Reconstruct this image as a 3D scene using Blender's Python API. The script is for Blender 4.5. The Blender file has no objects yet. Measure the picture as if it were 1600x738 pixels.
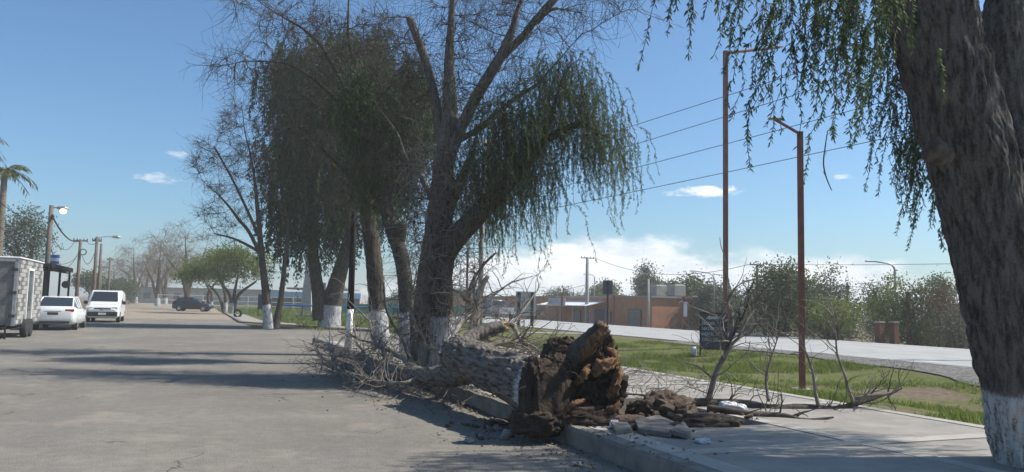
import bpy, bmesh, math
import numpy as np
from mathutils import Vector, Matrix

# ------------------------------------------------------------------ camera, sky, sun, exposure
SC = bpy.context.scene
COL = SC.collection
H, F = 1.6, 1230.0
PITCH, ROLL = math.atan2(106, 1230), math.radians(1.3)
_r0 = np.array([1, 0, 0.]); _u0 = np.array([0, -math.sin(PITCH), math.cos(PITCH)])
_f = np.array([0, math.cos(PITCH), math.sin(PITCH)])
_r = math.cos(ROLL) * _r0 + math.sin(ROLL) * _u0
_up = -math.sin(ROLL) * _r0 + math.cos(ROLL) * _u0
EYE = np.array([0, 0, H])

cam = bpy.data.objects.new('camera', bpy.data.cameras.new('camera')); COL.objects.link(cam)
cam.data.sensor_width = 36; cam.data.lens = F / 1600 * 36
cam.data.clip_start = 0.05; cam.data.clip_end = 6000
_m = Matrix.Identity(4)
for i in range(3):
    _m[i][0], _m[i][1], _m[i][2], _m[i][3] = _r[i], _up[i], -_f[i], EYE[i]
cam.matrix_world = _m
SC.camera = cam

SUN_EL = math.radians(48)
SUN_AZ = math.atan2(.984, .16)          # clockwise from +Y
sdir = Vector((math.sin(SUN_AZ) * math.cos(SUN_EL), math.cos(SUN_AZ) * math.cos(SUN_EL), math.sin(SUN_EL)))
sl = bpy.data.lights.new('sun', 'SUN'); sl.energy = 5.0; sl.angle = math.radians(.53); sl.color = (1, .95, .87)
so = bpy.data.objects.new('sun', sl); COL.objects.link(so)
so.rotation_euler = sdir.to_track_quat('Z', 'Y').to_euler()

W = bpy.data.worlds.new('World'); SC.world = W; W.use_nodes = True
SC.view_settings.view_transform = 'Standard'; SC.view_settings.look = 'None'
SC.view_settings.exposure = 0.4; SC.view_settings.gamma = 1
SC.cycles.use_denoising = True
SC.cycles.max_bounces = 5; SC.cycles.diffuse_bounces = 2; SC.cycles.transparent_max_bounces = 8
SC.cycles.volume_bounces = 1


class NT:
    """small helper for node trees"""
    def __init__(s, nt): s.nt = nt; s.L = nt.links
    def n(s, typ, **kw):
        o = s.nt.nodes.new(typ)
        for k, v in kw.items(): setattr(o, k, v)
        return o
    def put(s, sock, v):
        if hasattr(v, 'is_output'): s.L.new(v, sock)
        elif v is not None: sock.default_value = v
    def math(s, op, a, b=None, c=None, clamp=False):
        o = s.n('ShaderNodeMath', operation=op, use_clamp=clamp)
        for i, v in enumerate((a, b, c)):
            if v is not None: s.put(o.inputs[i], v)
        return o.outputs[0]
    def vmath(s, op, a, b=None):
        o = s.n('ShaderNodeVectorMath', operation=op); s.put(o.inputs[0], a)
        if b is not None: s.put(o.inputs[1], b)
        return o.outputs['Value'] if op in ('DOT_PRODUCT', 'LENGTH', 'DISTANCE') else o.outputs[0]
    def noise(s, vec, scale, detail=4, rough=.55, out=0):
        o = s.n('ShaderNodeTexNoise'); s.put(o.inputs['Vector'], vec)
        o.inputs['Scale'].default_value = scale; o.inputs['Detail'].default_value = detail
        o.inputs['Roughness'].default_value = rough
        return o.outputs[out]
    def ss(s, v, a, b, lo=0., hi=1.):
        o = s.n('ShaderNodeMapRange', interpolation_type='SMOOTHSTEP'); s.put(o.inputs[0], v)
        for i, x in enumerate((a, b, lo, hi)): s.put(o.inputs[i + 1], x)
        return o.outputs[0]
    def mix(s, fac, a, b):
        o = s.n('ShaderNodeMix', data_type='RGBA'); s.put(o.inputs[0], fac)
        for i, v in ((6, a), (7, b)):
            s.put(o.inputs[i], v if hasattr(v, 'is_output') else (*v[:3], 1))
        return o.outputs[2]
    def mapping(s, vec, scale=(1, 1, 1), rot=(0, 0, 0)):
        o = s.n('ShaderNodeMapping'); s.put(o.inputs[0], vec)
        o.inputs['Scale'].default_value = scale; o.inputs['Rotation'].default_value = rot
        return o.outputs[0]
    def bump(s, hgt, strength, dist):
        o = s.n('ShaderNodeBump'); s.put(o.inputs['Height'], hgt)
        o.inputs['Strength'].default_value = strength; o.inputs['Distance'].default_value = dist
        return o.outputs[0]


def build_world():
    w = NT(W.node_tree)
    bg = W.node_tree.nodes['Background']
    sky = w.n('ShaderNodeTexSky', sky_type='NISHITA', sun_disc=False, sun_elevation=SUN_EL, sun_rotation=SUN_AZ,
              air_density=1.0, dust_density=1.4, ozone_density=3.0, altitude=200)
    d = w.n('ShaderNodeTexCoord').outputs['Generated']
    sp = w.n('ShaderNodeSeparateXYZ'); w.put(sp.inputs[0], d)
    x, y, z = sp.outputs
    az = w.math('ARCTAN2', x, y)
    nz = w.noise(w.mapping(d, (14, 14, 34)), 1.0, 8, .62)
    lo = w.noise(w.mapping(d, (5, 5, 9)), 1.0, 3, .5)
    bank = w.math('COSINE', w.math('MULTIPLY', w.math('SUBTRACT', az, .19), 5.0))     # banks of cumulus round the horizon
    top = w.math('ADD', w.math('MULTIPLY', bank, .05), w.math('MULTIPLY', w.math('SUBTRACT', lo, .5), .10))
    top = w.math('ADD', top, .030)
    edge = w.math('SUBTRACT', top, z)
    edge = w.math('ADD', edge, w.math('MULTIPLY', w.math('SUBTRACT', nz, .5), .075))
    c1 = w.ss(edge, -.004, .022)
    c1 = w.math('MULTIPLY', c1, w.ss(z, -.01, .03, .55, 1.))
    fac = c1
    fz = w.noise(w.mapping(d, (42, 42, 130)), 1.0, 8, .65)
    for (a, e, wa, we, g) in ((.246, .143, .048, .0075, 1.0), (-.42, .135, .028, .006, .6), (-.405, .165, .016, .004, .45), (.40, .157, .012, .004, .6), (1.3, .2, .1, .02, .8), (-1.5, .18, .08, .015, .7), (2.5, .16, .1, .02, .8)):
        da = w.math('DIVIDE', w.math('SUBTRACT', az, a), wa)
        de = w.math('DIVIDE', w.math('SUBTRACT', z, e), we)
        r2 = w.math('ADD', w.math('MULTIPLY', da, da), w.math('MULTIPLY', de, de))
        v = w.math('SUBTRACT', w.math('ADD', w.math('MULTIPLY', w.math('SUBTRACT', fz, .5), 2.1), .80), w.math('MULTIPLY', r2, .34))
        fac = w.math('MAXIMUM', fac, w.math('MULTIPLY', w.ss(v, .42, .95), g))
    shade = w.noise(w.mapping(d, (9, 9, 30)), 1.0, 5, .6)
    ccol = w.mix(w.ss(shade, .35, .65), (6.6, 7.2, 8.0), (9.4, 9.5, 9.6))
    tint = w.vmath('MULTIPLY', sky.outputs[0], (.74, 1.0, 1.14))
    col = w.mix(w.math('MULTIPLY', fac, .95), tint, ccol)
    w.put(bg.inputs['Color'], col)
    bg.inputs['Strength'].default_value = 0.1


build_world()

# ------------------------------------------------------------------ places
ANG = math.radians(21.8)                       # street heading, turned left of the view
DS = np.array([-math.sin(ANG), math.cos(ANG)]); DN = np.array([math.cos(ANG), math.sin(ANG)])


def ray(u, v): return (u - 800) * _r + (369 - v) * _up + F * _f
def P(u, v, D):
    d = ray(u, v); return EYE + d * (D / d[1])
def G(u, v, z=0.):
    d = ray(u, v); return EYE + d * ((z - H) / d[2])
def ST(s, t, z=0.):
    p = DS * s + DN * t; return np.array([p[0], p[1], z])
def to_st(p): return float(p[0] * DS[0] + p[1] * DS[1]), float(p[0] * DN[0] + p[1] * DN[1])


def _hash(ix, iy, iz, seed):
    h = (ix.astype(np.int64) * 374761393 + iy.astype(np.int64) * 668265263 + iz.astype(np.int64) * 1274126177 + seed * 974634773) & 0xffffffff
    h = ((h ^ (h >> 13)) * 1103515245) & 0xffffffff
    h = ((h ^ (h >> 16)) * 2654435761) & 0xffffffff
    return ((h ^ (h >> 15)) & 0xffff) / 65535.0
def vnoise(p, seed=0):
    p = np.asarray(p, float); i = np.floor(p).astype(np.int64); f = p - i; f = f * f * (3 - 2 * f)
    r = 0
    for dx in (0, 1):
        for dy in (0, 1):
            for dz in (0, 1):
                wgt = (f[..., 0] if dx else 1 - f[..., 0]) * (f[..., 1] if dy else 1 - f[..., 1]) * (f[..., 2] if dz else 1 - f[..., 2])
                r = r + wgt * _hash(i[..., 0] + dx, i[..., 1] + dy, i[..., 2] + dz, seed)
    return r
def fbm(p, oct=4, seed=0, gain=.5):
    p = np.asarray(p, float); a, s, tot = 1., 0., 0.
    for o in range(oct):
        s = s + a * (vnoise(p, seed + o * 17) - .5); tot += a; a *= gain; p = p * 2.03 + 7.1
    return s / tot * 2


def smooth01(x, a, b):
    k = np.clip((np.asarray(x, float) - a) / (b - a), 0, 1); return k * k * (3 - 2 * k)
def hz(s, t):
    """height of the natural ground in street coordinates"""
    s = np.asarray(s, float); t = np.asarray(t, float)
    a = np.clip((t - 9.3) / 10.2, 0, 1)
    near = 1 - smooth01(s, 25, 30)
    z = (.165 * (1 - a) + .09 * a) - .36 * np.sin(math.pi * a) ** 1.6 * near
    xy = np.stack([s * .55, t * .55, 0 * s], -1)
    z = z + np.where((t > 9.4) & (t < 19.6), .10 * fbm(xy, 3, 5) * np.sin(math.pi * a), 0)
    z = np.where(t < 9.25, -.03, z)
    far = (s > 44) & (t > 3.0) & (t < 9.3)
    z = np.where(far, .05, z)
    z = np.where(t > 19.6, .11, z)
    z = z - 1.0 * smooth01(t, 30.4, 33.6)
    return z
def GG(u, v):
    z = 0.
    for _ in range(14):
        q = G(u, v, z); z = .5 * z + .5 * float(hz(*to_st(q)))
    q[2] = z; return q
def gz(x, y):
    s, t = to_st((x, y)); return float(hz(s, t))


# ------------------------------------------------------------------ mesh helpers
def np_mesh(name, V, Fs, smooth=False):
    V = np.asarray(V, np.float32).reshape(-1, 3)
    Fs = [np.asarray(f, np.int32) for f in Fs if len(f)]
    me = bpy.data.meshes.new(name)
    me.vertices.add(len(V)); me.vertices.foreach_set('co', V.ravel())
    loops = np.concatenate([f.ravel() for f in Fs]); sizes = np.concatenate([np.full(len(f), f.shape[1], np.int32) for f in Fs])
    me.loops.add(len(loops)); me.loops.foreach_set('vertex_index', loops)
    me.polygons.add(len(sizes)); st = np.zeros(len(sizes), np.int32); st[1:] = np.cumsum(sizes)[:-1]
    me.polygons.foreach_set('loop_start', st)
    me.polygons.foreach_set('use_smooth', np.full(len(sizes), bool(smooth)))
    me.update(calc_edges=True)
    return me


class MB:
    def __init__(s): s.V = []; s.Fs = []; s.n = 0; s.att = []
    def add(s, V, Fs, att=None):
        V = np.asarray(V, float).reshape(-1, 3)
        for f in Fs:
            f = np.asarray(f, np.int64)
            if len(f): s.Fs.append(f + s.n)
        s.V.append(V); s.n += len(V)
        s.att.append(np.zeros(len(V)) if att is None else np.asarray(att, float).ravel())
        return s
    def box(s, c, size, rz=0., taper=1., bev=0.):
        x, y, z = [q / 2 for q in size]; c = np.asarray(c, float)
        if bev > 0:
            b = min(bev, x * .9, y * .9, z * .9)
            vs = []
            for zz, ins in ((-z, b), (-z + b, 0), (z - b, 0), (z, b)):
                k = taper if zz > 0 else 1
                X, Y = (x - ins) * k, (y - ins) * k; cb = b * .6 if ins == 0 else b * .2
                vs += [(-X + cb, -Y, zz), (X - cb, -Y, zz), (X, -Y + cb, zz), (X, Y - cb, zz), (X - cb, Y, zz), (-X + cb, Y, zz), (-X, Y - cb, zz), (-X, -Y + cb, zz)]
            V = np.array(vs); fs = [[i * 8 + j, i * 8 + (j + 1) % 8, i * 8 + 8 + (j + 1) % 8, i * 8 + 8 + j] for i in range(3) for j in range(8)]
            caps = [[7, 6, 5, 4, 3, 2, 1, 0], [24, 25, 26, 27, 28, 29, 30, 31]]
            F_ = [fs, caps]
        else:
            V = np.array([(-x, -y, -z), (x, -y, -z), (x, y, -z), (-x, y, -z), (-x * taper, -y * taper, z), (x * taper, -y * taper, z), (x * taper, y * taper, z), (-x * taper, y * taper, z)])
            F_ = [[[3, 2, 1, 0], [4, 5, 6, 7], [0, 1, 5, 4], [1, 2, 6, 5], [2, 3, 7, 6], [3, 0, 4, 7]]]
        if rz:
            cs, sn = math.cos(rz), math.sin(rz); V = np.stack([V[:, 0] * cs - V[:, 1] * sn, V[:, 0] * sn + V[:, 1] * cs, V[:, 2]], 1)
        return s.add(V + c, F_)
    def tube(s, pts, rad, k=8, cap=True):
        p = np.asarray(pts, float); n = len(p); r = np.broadcast_to(np.asarray(rad, float), (n,))
        t = np.gradient(p, axis=0); t /= np.linalg.norm(t, axis=1)[:, None] + 1e-9
        ref = np.array([0, 0, 1.]) if abs(t[:, 2]).mean() < .75 else np.array([.3, 1, 0.])
        a = np.cross(t, ref); a /= np.linalg.norm(a, axis=1)[:, None] + 1e-9; b = np.cross(t, a)
        th = np.arange(k) * 2 * math.pi / k
        V = p[:, None] + r[:, None, None] * (np.cos(th)[None, :, None] * a[:, None] + np.sin(th)[None, :, None] * b[:, None])
        i = np.arange(n - 1)[:, None] * k; j = np.arange(k)[None]; j2 = (j + 1) % k
        Fq = np.stack([i + j, i + k + j, i + k + j2, i + j2], -1).reshape(-1, 4)
        Fs = [Fq]
        if cap: Fs.append(np.array([np.arange(k), (n - 1) * k + np.arange(k)[::-1]]))
        L = np.concatenate([[0], np.cumsum(np.linalg.norm(np.diff(p, axis=0), axis=1))])
        return s.add(V.reshape(-1, 3), Fs, np.repeat(L, k))
    def cyl(s, a, b, r, k=12, r2=None): return s.tube([a, b], [r, r if r2 is None else r2], k)
    def lathe(s, c, prof, k=16, axis='z'):
        th = np.arange(k) * 2 * math.pi / k; pr = np.asarray(prof, float); n = len(pr)
        V = np.stack([pr[:, 0:1] * np.cos(th), pr[:, 0:1] * np.sin(th), np.repeat(pr[:, 1:2], k, 1)], -1).reshape(-1, 3)
        if axis == 'x': V = V[:, [2, 0, 1]]
        if axis == 'y': V = V[:, [1, 2, 0]]
        i = np.arange(n - 1)[:, None] * k; j = np.arange(k)[None]; j2 = (j + 1) % k
        Fq = np.stack([i + j, i + j2, i + k + j2, i + k + j], -1).reshape(-1, 4)
        return s.add(V + np.asarray(c, float), [Fq, [np.arange(k)[::-1], (n - 1) * k + np.arange(k)]])
    def poly(s, pts, th):
        """flat outline (list of xyz, planar) given a thickness vector"""
        p = np.asarray(pts, float); n = len(p); V = np.concatenate([p, p + np.asarray(th, float)])
        j = np.arange(n); j2 = (j + 1) % n
        return s.add(V, [[j[::-1]], [n + j], np.stack([j, j2, n + j2, n + j], -1)])
    def loft(s, loops, cap=True):
        A = np.asarray(loops, float); n, k = A.shape[:2]
        i = np.arange(n - 1)[:, None] * k; j = np.arange(k)[None]; j2 = (j + 1) % k
        Fq = np.stack([i + j, i + j2, i + k + j2, i + k + j], -1).reshape(-1, 4); Fs = [Fq]
        if cap: Fs.append(np.array([np.arange(k)[::-1], (n - 1) * k + np.arange(k)]))
        return s.add(A.reshape(-1, 3), Fs)


XF = {}
def thing(name, label, cat, loc=(0, 0, 0), rz=0., group=None, kind=None):
    o = bpy.data.objects.new(name, None); COL.objects.link(o); o.empty_display_size = .2
    o.location = [float(q) for q in loc]; o.rotation_euler = (0, 0, rz); XF[o.name] = (np.asarray(loc, float), rz)
    o['label'] = label
    if cat: o['category'] = cat
    if group: o['group'] = group
    if kind: o['kind'] = kind
    return o
def loc_of(o, V):
    c, rz = XF.get(o.name, (np.zeros(3), 0.)); V = V - c
    cs, sn = math.cos(-rz), math.sin(-rz)
    return np.stack([V[:, 0] * cs - V[:, 1] * sn, V[:, 0] * sn + V[:, 1] * cs, V[:, 2]], 1)
def part(name, mb, mat, parent, world=False, smooth=False, label=None, kind=None):
    """links one collected shape as one mesh object under parent"""
    V = np.concatenate(mb.V)
    if world: V = loc_of(parent, V)
    me = np_mesh(name, V, mb.Fs, smooth)
    at = np.concatenate(mb.att)
    if at.any():
        a = me.attributes.new('along', 'FLOAT', 'POINT'); a.data.foreach_set('value', at.astype(np.float32))
    o = bpy.data.objects.new(name, me); COL.objects.link(o); me.materials.append(mat)
    o.parent = parent
    if parent is not None: XF[o.name] = XF.get(parent.name, (np.zeros(3), 0.))
    if label: o['label'] = label
    if kind: o['kind'] = kind
    return o
def single(name, mb, mat, label, cat, group=None, kind=None, smooth=False):
    o = part(name, mb, mat, None, smooth=smooth)
    if label: o['label'] = label
    if cat: o['category'] = cat
    if group: o['group'] = group
    if kind: o['kind'] = kind
    return o
def struct(name, mb, mat, label, smooth=False):
    return single(name, mb, mat, label, None, kind='structure', smooth=smooth)
def copy_tree(o, parent=None):
    c = o.copy(); COL.objects.link(c); c.parent = parent
    XF[c.name] = XF.get(o.name, (np.zeros(3), 0.))
    for ch in o.children: copy_tree(ch, c)
    return c


# ------------------------------------------------------------------ materials
def new_mat(name):
    m = bpy.data.materials.new(name); m.use_nodes = True
    k = NT(m.node_tree); b = m.node_tree.nodes['Principled BSDF']
    return m, k, b
def mat(name, c1, c2=None, scale=6., rough=.8, bump=0., bscale=None, metal=0., detail=5, spec=None, stretch=(1, 1, 1), dist=.02):
    m, k, b = new_mat(name)
    v = k.mapping(k.n('ShaderNodeTexCoord').outputs['Object'], stretch)
    if c2 is None: c2 = [min(1, q * 1.18 + .004) for q in c1]
    n1 = k.noise(v, scale, detail, .6)
    k.put(b.inputs['Base Color'], k.mix(k.ss(n1, .3, .7), c1, c2))
    b.inputs['Roughness'].default_value = rough; b.inputs['Metallic'].default_value = metal
    if spec is not None: b.inputs['Specular IOR Level'].default_value = spec
    if bump:
        k.put(b.inputs['Normal'], k.bump(k.noise(v, bscale or scale * 4, 6, .65), bump, dist))
    return m
def bark_mat(name, c1, c2, wash=None, washcol=(.47, .47, .465), fine=1., bump=.7, axis=None):
    """bark, limewashed up to `wash` metres along the trunk"""
    m, k, b = new_mat(name)
    v = k.n('ShaderNodeTexCoord').outputs['Object']
    if axis is None: v2 = k.mapping(v, (9 * fine, 9 * fine, 1.6 * fine))
    else:
        ax = Vector(axis).normalized(); e1 = ax.cross(Vector((0, 0, 1))).normalized(); e2 = ax.cross(e1); cb = k.n('ShaderNodeCombineXYZ')
        for i, (e, g) in enumerate(((e1, 9), (e2, 9), (ax, 1.6))): k.put(cb.inputs[i], k.math('MULTIPLY', k.vmath('DOT_PRODUCT', v, tuple(e)), g * fine))
        v2 = cb.outputs[0]
    n1 = k.noise(v2, 2.2, 8, .62); n2 = k.noise(v, 3.0, 4, .5); n3 = k.noise(v, 38 * fine, 5, .6)
    f = k.math('ADD', k.math('MULTIPLY', n1, .75), k.math('MULTIPLY', n3, .25))
    col = k.mix(k.ss(f, .36, .62), c1, c2)
    col = k.mix(k.ss(n2, .5, .75, 0, .35), col, [q * 1.25 for q in c2])
    if wash:
        at = k.n('ShaderNodeAttribute', attribute_name='along').outputs['Fac']
        e = k.math('ADD', at, k.math('MULTIPLY', k.math('SUBTRACT', n1, .5), .30))
        e = k.math('ADD', e, k.math('MULTIPLY', k.math('SUBTRACT', n2, .5), .12))
        wm = k.math('MULTIPLY', k.ss(e, wash - .03, wash + .03, 1, 0), k.ss(f, .36, .56, .12, .95))
        wm = k.math('MULTIPLY', wm, k.ss(n3, .22, .42, .5, 1))
        col = k.mix(wm, col, washcol)
    k.put(b.inputs['Base Color'], col); b.inputs['Roughness'].default_value = .93
    b.inputs['Specular IOR Level'].default_value = .15
    k.put(b.inputs['Normal'], k.bump(f, bump, .03))
    return m
def leaf_mat(name, c1, c2, trans=.35, rough=.55):
    m, k, b = new_mat(name)
    rnd = k.n('ShaderNodeNewGeometry').outputs['Random Per Island']
    n1 = k.noise(k.n('ShaderNodeTexCoord').outputs['Object'], .9, 3, .5)
    f = k.math('ADD', k.math('MULTIPLY', rnd, .6), k.math('MULTIPLY', n1, .5))
    col = k.mix(k.ss(f, .2, .9), c1, c2)
    k.put(b.inputs['Base Color'], col); b.inputs['Roughness'].default_value = rough
    b.inputs['Specular IOR Level'].default_value = .3
    t = k.n('ShaderNodeBsdfTranslucent'); k.put(t.inputs[0], k.mix(.5, col, [q * 1.3 for q in c2]))
    mx = k.n('ShaderNodeMixShader'); mx.inputs[0].default_value = trans
    k.L.new(b.outputs[0], mx.inputs[1]); k.L.new(t.outputs[0], mx.inputs[2])
    k.L.new(mx.outputs[0], m.node_tree.nodes['Material Output'].inputs[0])
    return m
def glass_mat(name, c=(.02, .025, .03), rough=.06):
    m, k, b = new_mat(name)
    k.put(b.inputs['Base Color'], k.mix(k.noise(k.n('ShaderNodeTexCoord').outputs['Object'], 3), c, [q * 1.5 for q in c]))
    b.inputs['Roughness'].default_value = rough; b.inputs['Specular IOR Level'].default_value = .7
    return m
def glow_mat(name, c, strength):
    m, k, b = new_mat(name)
    b.inputs['Base Color'].default_value = (*c, 1); b.inputs['Emission Color'].default_value = (*c, 1)
    b.inputs['Emission Strength'].default_value = strength
    return m


def street_mat():
    m, k, b = new_mat('worn_asphalt')
    v = k.n('ShaderNodeTexCoord').outputs['Object']
    vr = k.mapping(v, (1, 1, 1), (0, 0, -ANG))
    big = k.noise(v, .35, 4, .6); streak = k.noise(k.mapping(vr, (1.6, .16, 1)), 1.0, 5, .6)
    fine = k.noise(v, 55, 4, .7); grit = k.n('ShaderNodeTexVoronoi'); k.put(grit.inputs['Vector'], v); grit.inputs['Scale'].default_value = 90
    col = k.mix(k.ss(big, .3, .7), (.160, .144, .121), (.225, .205, .174))
    col = k.mix(k.ss(streak, .4, .72, 0, .55), col, (.150, .140, .126))
    col = k.mix(k.ss(fine, .42, .75, 0, .5), col, (.31, .29, .26))
    col = k.mix(k.ss(grit.outputs['Distance'], .0, .28, .35, 0), col, (.09, .085, .08))
    wv = k.vmath('ADD', v, k.mapping(k.noise(v, 1.1, 4, .6, 1), (1.3, 1.3, 0)))
    cr = k.n('ShaderNodeTexVoronoi', feature='DISTANCE_TO_EDGE'); k.put(cr.inputs['Vector'], wv); cr.inputs['Scale'].default_value = .27
    cm = k.math('MULTIPLY', k.ss(cr.outputs['Distance'], .0, .006, 1, 0), k.ss(k.noise(v, .5, 2), .48, .58))
    col = k.mix(k.math('MULTIPLY', cm, .8), col, (.06, .052, .045))
    mid = k.noise(v, 6, 8, .75); col = k.mix(k.ss(mid, .35, .65, .35, 0), col, (.10, .093, .083)); col = k.mix(k.ss(k.noise(v, 17, 6, .75), .52, .75, 0, .5), col, (.34, .315, .275))
    dust = k.ss(k.noise(v, .8, 6, .7), .50, .70, 0, .6)
    col = k.mix(dust, col, (.29, .25, .20))
    k.put(b.inputs['Base Color'], col); b.inputs['Roughness'].default_value = .92; b.inputs['Specular IOR Level'].default_value = .2
    hh = k.math('ADD', k.math('MULTIPLY', fine, .5), k.math('MULTIPLY', grit.outputs['Distance'], .8))
    hh = k.math('SUBTRACT', hh, cm)
    k.put(b.inputs['Normal'], k.bump(hh, .55, .012))
    return m
def ground_mat():
    m, k, b = new_mat('verge_soil_and_grass')
    v = k.n('ShaderNodeTexCoord').outputs['Object']
    t = k.vmath('DOT_PRODUCT', v, (DN[0], DN[1], 0)); s_ = k.vmath('DOT_PRODUCT', v, (DS[0], DS[1], 0))
    n1 = k.noise(v, .7, 6, .65); n2 = k.noise(v, 7, 6, .7); n3 = k.noise(v, .12, 3, .5)
    soil = k.mix(k.ss(n2, .3, .7), (.105, .077, .050), (.200, .158, .110))
    grass = k.mix(k.ss(n2, .35, .7), (.075, .090, .022), (.140, .155, .045))
    inverge = k.math('MULTIPLY', k.ss(t, 8.8, 9.6), k.ss(t, 18.3, 20.2, 1, 0))
    farblock = k.math('MULTIPLY', k.ss(s_, 43, 46), k.math('MULTIPLY', k.ss(t, 2.5, 4.), k.ss(t, 25, 30, 1, 0)))
    g = k.math('MAXIMUM', inverge, farblock)
    pc = G(1447, 612, -.15); pd = k.vmath('DISTANCE', v, (pc[0], pc[1], pc[2]))
    pd = k.math('ADD', pd, k.math('MULTIPLY', k.math('SUBTRACT', n1, .5), 1.6))
    g = k.math('MULTIPLY', g, k.ss(pd, .7, 1.5))
    g = k.math('MULTIPLY', g, k.ss(k.math('ADD', k.math('MULTIPLY', n1, .7), k.math('MULTIPLY', n2, .3)), .37, .52))
    g = k.math('MAXIMUM', g, k.math('MULTIPLY', k.ss(n3, .45, .6), k.ss(t, 31, 36, 0, .6)))
    col = k.mix(g, soil, grass)
    k.put(b.inputs['Base Color'], col); b.inputs['Roughness'].default_value = .95; b.inputs['Specular IOR Level'].default_value = .1
    k.put(b.inputs['Normal'], k.bump(n2, .8, .06))
    return m


M = {}
M['street'] = street_mat(); M['ground'] = ground_mat()
M['dirt'] = mat('packed_dirt', (.21, .165, .115), (.30, .245, .18), 1.2, .95, .5, 20)
M['highway'] = mat('highway_concrete', (.29, .285, .27), (.36, .355, .34), .8, .85, .2, 30, stretch=(1, 1, 1))
M['paint'] = mat('road_paint', (.55, .55, .52), (.66, .66, .62), 8, .7)
M['gravel'] = mat('gravel', (.085, .078, .070), (.27, .25, .225), 9, .95, 1., 30, detail=9, dist=.06)
M['slab'] = mat('pavement_concrete', (.225, .205, .178), (.30, .275, .24), 2.2, .9, .35, 60)
M['band'] = mat('pavement_band', (.31, .285, .25), (.38, .35, .31), 3, .9, .3, 60)
M['kerb'] = mat('kerb_concrete', (.130, .118, .102), (.235, .214, .187), 3, .92, .6, 40)
M['soil'] = mat('dark_root_soil', (.026, .017, .012), (.075, .048, .032), 7, .97, .9, 26, dist=.04)
M['soil2'] = mat('dug_soil', (.060, .040, .028), (.135, .095, .066), 9, .97, .8, 30, dist=.04)
M['wood'] = mat('torn_orange_wood', (.085, .045, .024), (.32, .165, .065), 14, .85, .9, 40, stretch=(2.5, 2.5, 1), dist=.03)
M['freshwood'] = mat('fresh_split_wood', (.42, .25, .10), (.60, .42, .20), 14, .75, .5, 30)
M['stone'] = mat('rubble_stone', (.16, .14, .12), (.34, .31, .28), 5, .92, .6, 30)
M['bark_big'] = bark_mat('grey_furrowed_bark', (.018, .016, .014), (.118, .106, .096), 1.0, bump=1.)
M['bark_a'] = bark_mat('dark_bark_limewashed', (.028, .022, .018), (.095, .080, .066), 1.25, fine=1.2)
M['bark_b'] = bark_mat('grey_dead_bark', (.050, .043, .037), (.185, .164, .143), .75, fine=1.2)
M['bark_log'] = bark_mat('fallen_log_bark', (.036, .030, .025), (.205, .182, .156), .38, fine=1.0, bump=.9, axis=(-1.35, 2.8, .35))
M['bark_far'] = bark_mat('far_bark_limewashed', (.050, .038, .030), (.125, .100, .080), 1.15)
M['branch'] = mat('dark_branch_bark', (.040, .031, .024), (.105, .086, .068), 9, .93, .4, 40)
M['deadwood'] = mat('grey_dead_wood', (.110, .094, .076), (.255, .225, .190), 7, .92, .4, 40)
M['twig'] = mat('brown_twig', (.105, .080, .058), (.22, .178, .135), 5, .92)
M['twigd'] = mat('dark_twig', (.034, .028, .023), (.085, .070, .056), 5, .92)
M['leaf_pepper'] = leaf_mat('pepper_leaf', (.042, .070, .028), (.115, .155, .058), .42)
M['leaf_dark'] = leaf_mat('dark_pepper_leaf', (.016, .042, .012), (.046, .088, .024), .3)
M['leaf_big'] = leaf_mat('near_pepper_leaf', (.032, .062, .022), (.085, .130, .042), .35)
M['leaf_lime'] = leaf_mat('spring_leaf', (.085, .115, .022), (.165, .200, .045), .4)
M['leaf_yellow'] = leaf_mat('yellowing_leaf', (.12, .13, .03), (.24, .22, .06), .4)
M['leaf_mid'] = leaf_mat('roadside_leaf', (.042, .066, .024), (.095, .128, .048), .32)
M['leaf_grey'] = leaf_mat('dusty_leaf', (.055, .072, .040), (.108, .128, .072), .3)
M['leaf_red'] = leaf_mat('rusty_leaf', (.080, .046, .026), (.135, .085, .045), .3)
M['grass'] = leaf_mat('grass_blade', (.070, .105, .016), (.175, .215, .045), .4)
M['dryleaf'] = leaf_mat('dry_leaf_litter', (.085, .060, .035), (.21, .155, .095), .1)
M['redpaint'] = mat('rusty_red_paint', (.155, .040, .028), (.21, .062, .042), 5, .6, .2, 30)
M['pole_wood'] = mat('weathered_pole_wood', (.085, .070, .058), (.17, .145, .12), 5, .9, .4, 30, stretch=(4, 4, .4))
M['pole_conc'] = mat('pole_concrete', (.27, .26, .245), (.36, .35, .33), 4, .9, .3, 40)
M['black'] = mat('black_painted_steel', (.014, .014, .016), (.028, .028, .030), 6, .85, spec=.15)
M['steel'] = mat('galvanised_steel', (.30, .31, .32), (.42, .43, .44), 6, .45, metal=.6)
M['wire'] = mat('wire_black', (.02, .02, .022), (.03, .03, .032), 6, .7)
M['white'] = mat('white_paint', (.68, .68, .66), (.78, .78, .76), 4, .5)
M['carwhite'] = mat('white_car_paint', (.62, .63, .62), (.68, .69, .68), 1, .22, spec=.6)
M['carblack'] = mat('dark_car_paint', (.014, .016, .020), (.020, .022, .027), 1, .2, spec=.6)
M['carblue'] = mat('blue_car_paint', (.10, .16, .27), (.13, .20, .32), 1, .25, spec=.6)
M['glass'] = glass_mat('car_glass'); M['pane'] = glass_mat('window_glass', (.05, .06, .065), .1)
M['tyre'] = mat('tyre_rubber', (.016, .016, .016), (.032, .031, .030), 9, .85)
M['rim'] = mat('wheel_rim', (.32, .33, .34), (.42, .43, .44), 5, .35, metal=.7)
M['redlamp'] = mat('red_lamp_lens', (.30, .016, .022), (.40, .03, .03), 5, .2)
M['clearlamp'] = mat('clear_lamp_lens', (.55, .57, .58), (.66, .68, .70), 5, .12)
M['plastic'] = mat('dark_plastic', (.022, .022, .024), (.04, .04, .042), 7, .6)
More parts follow.
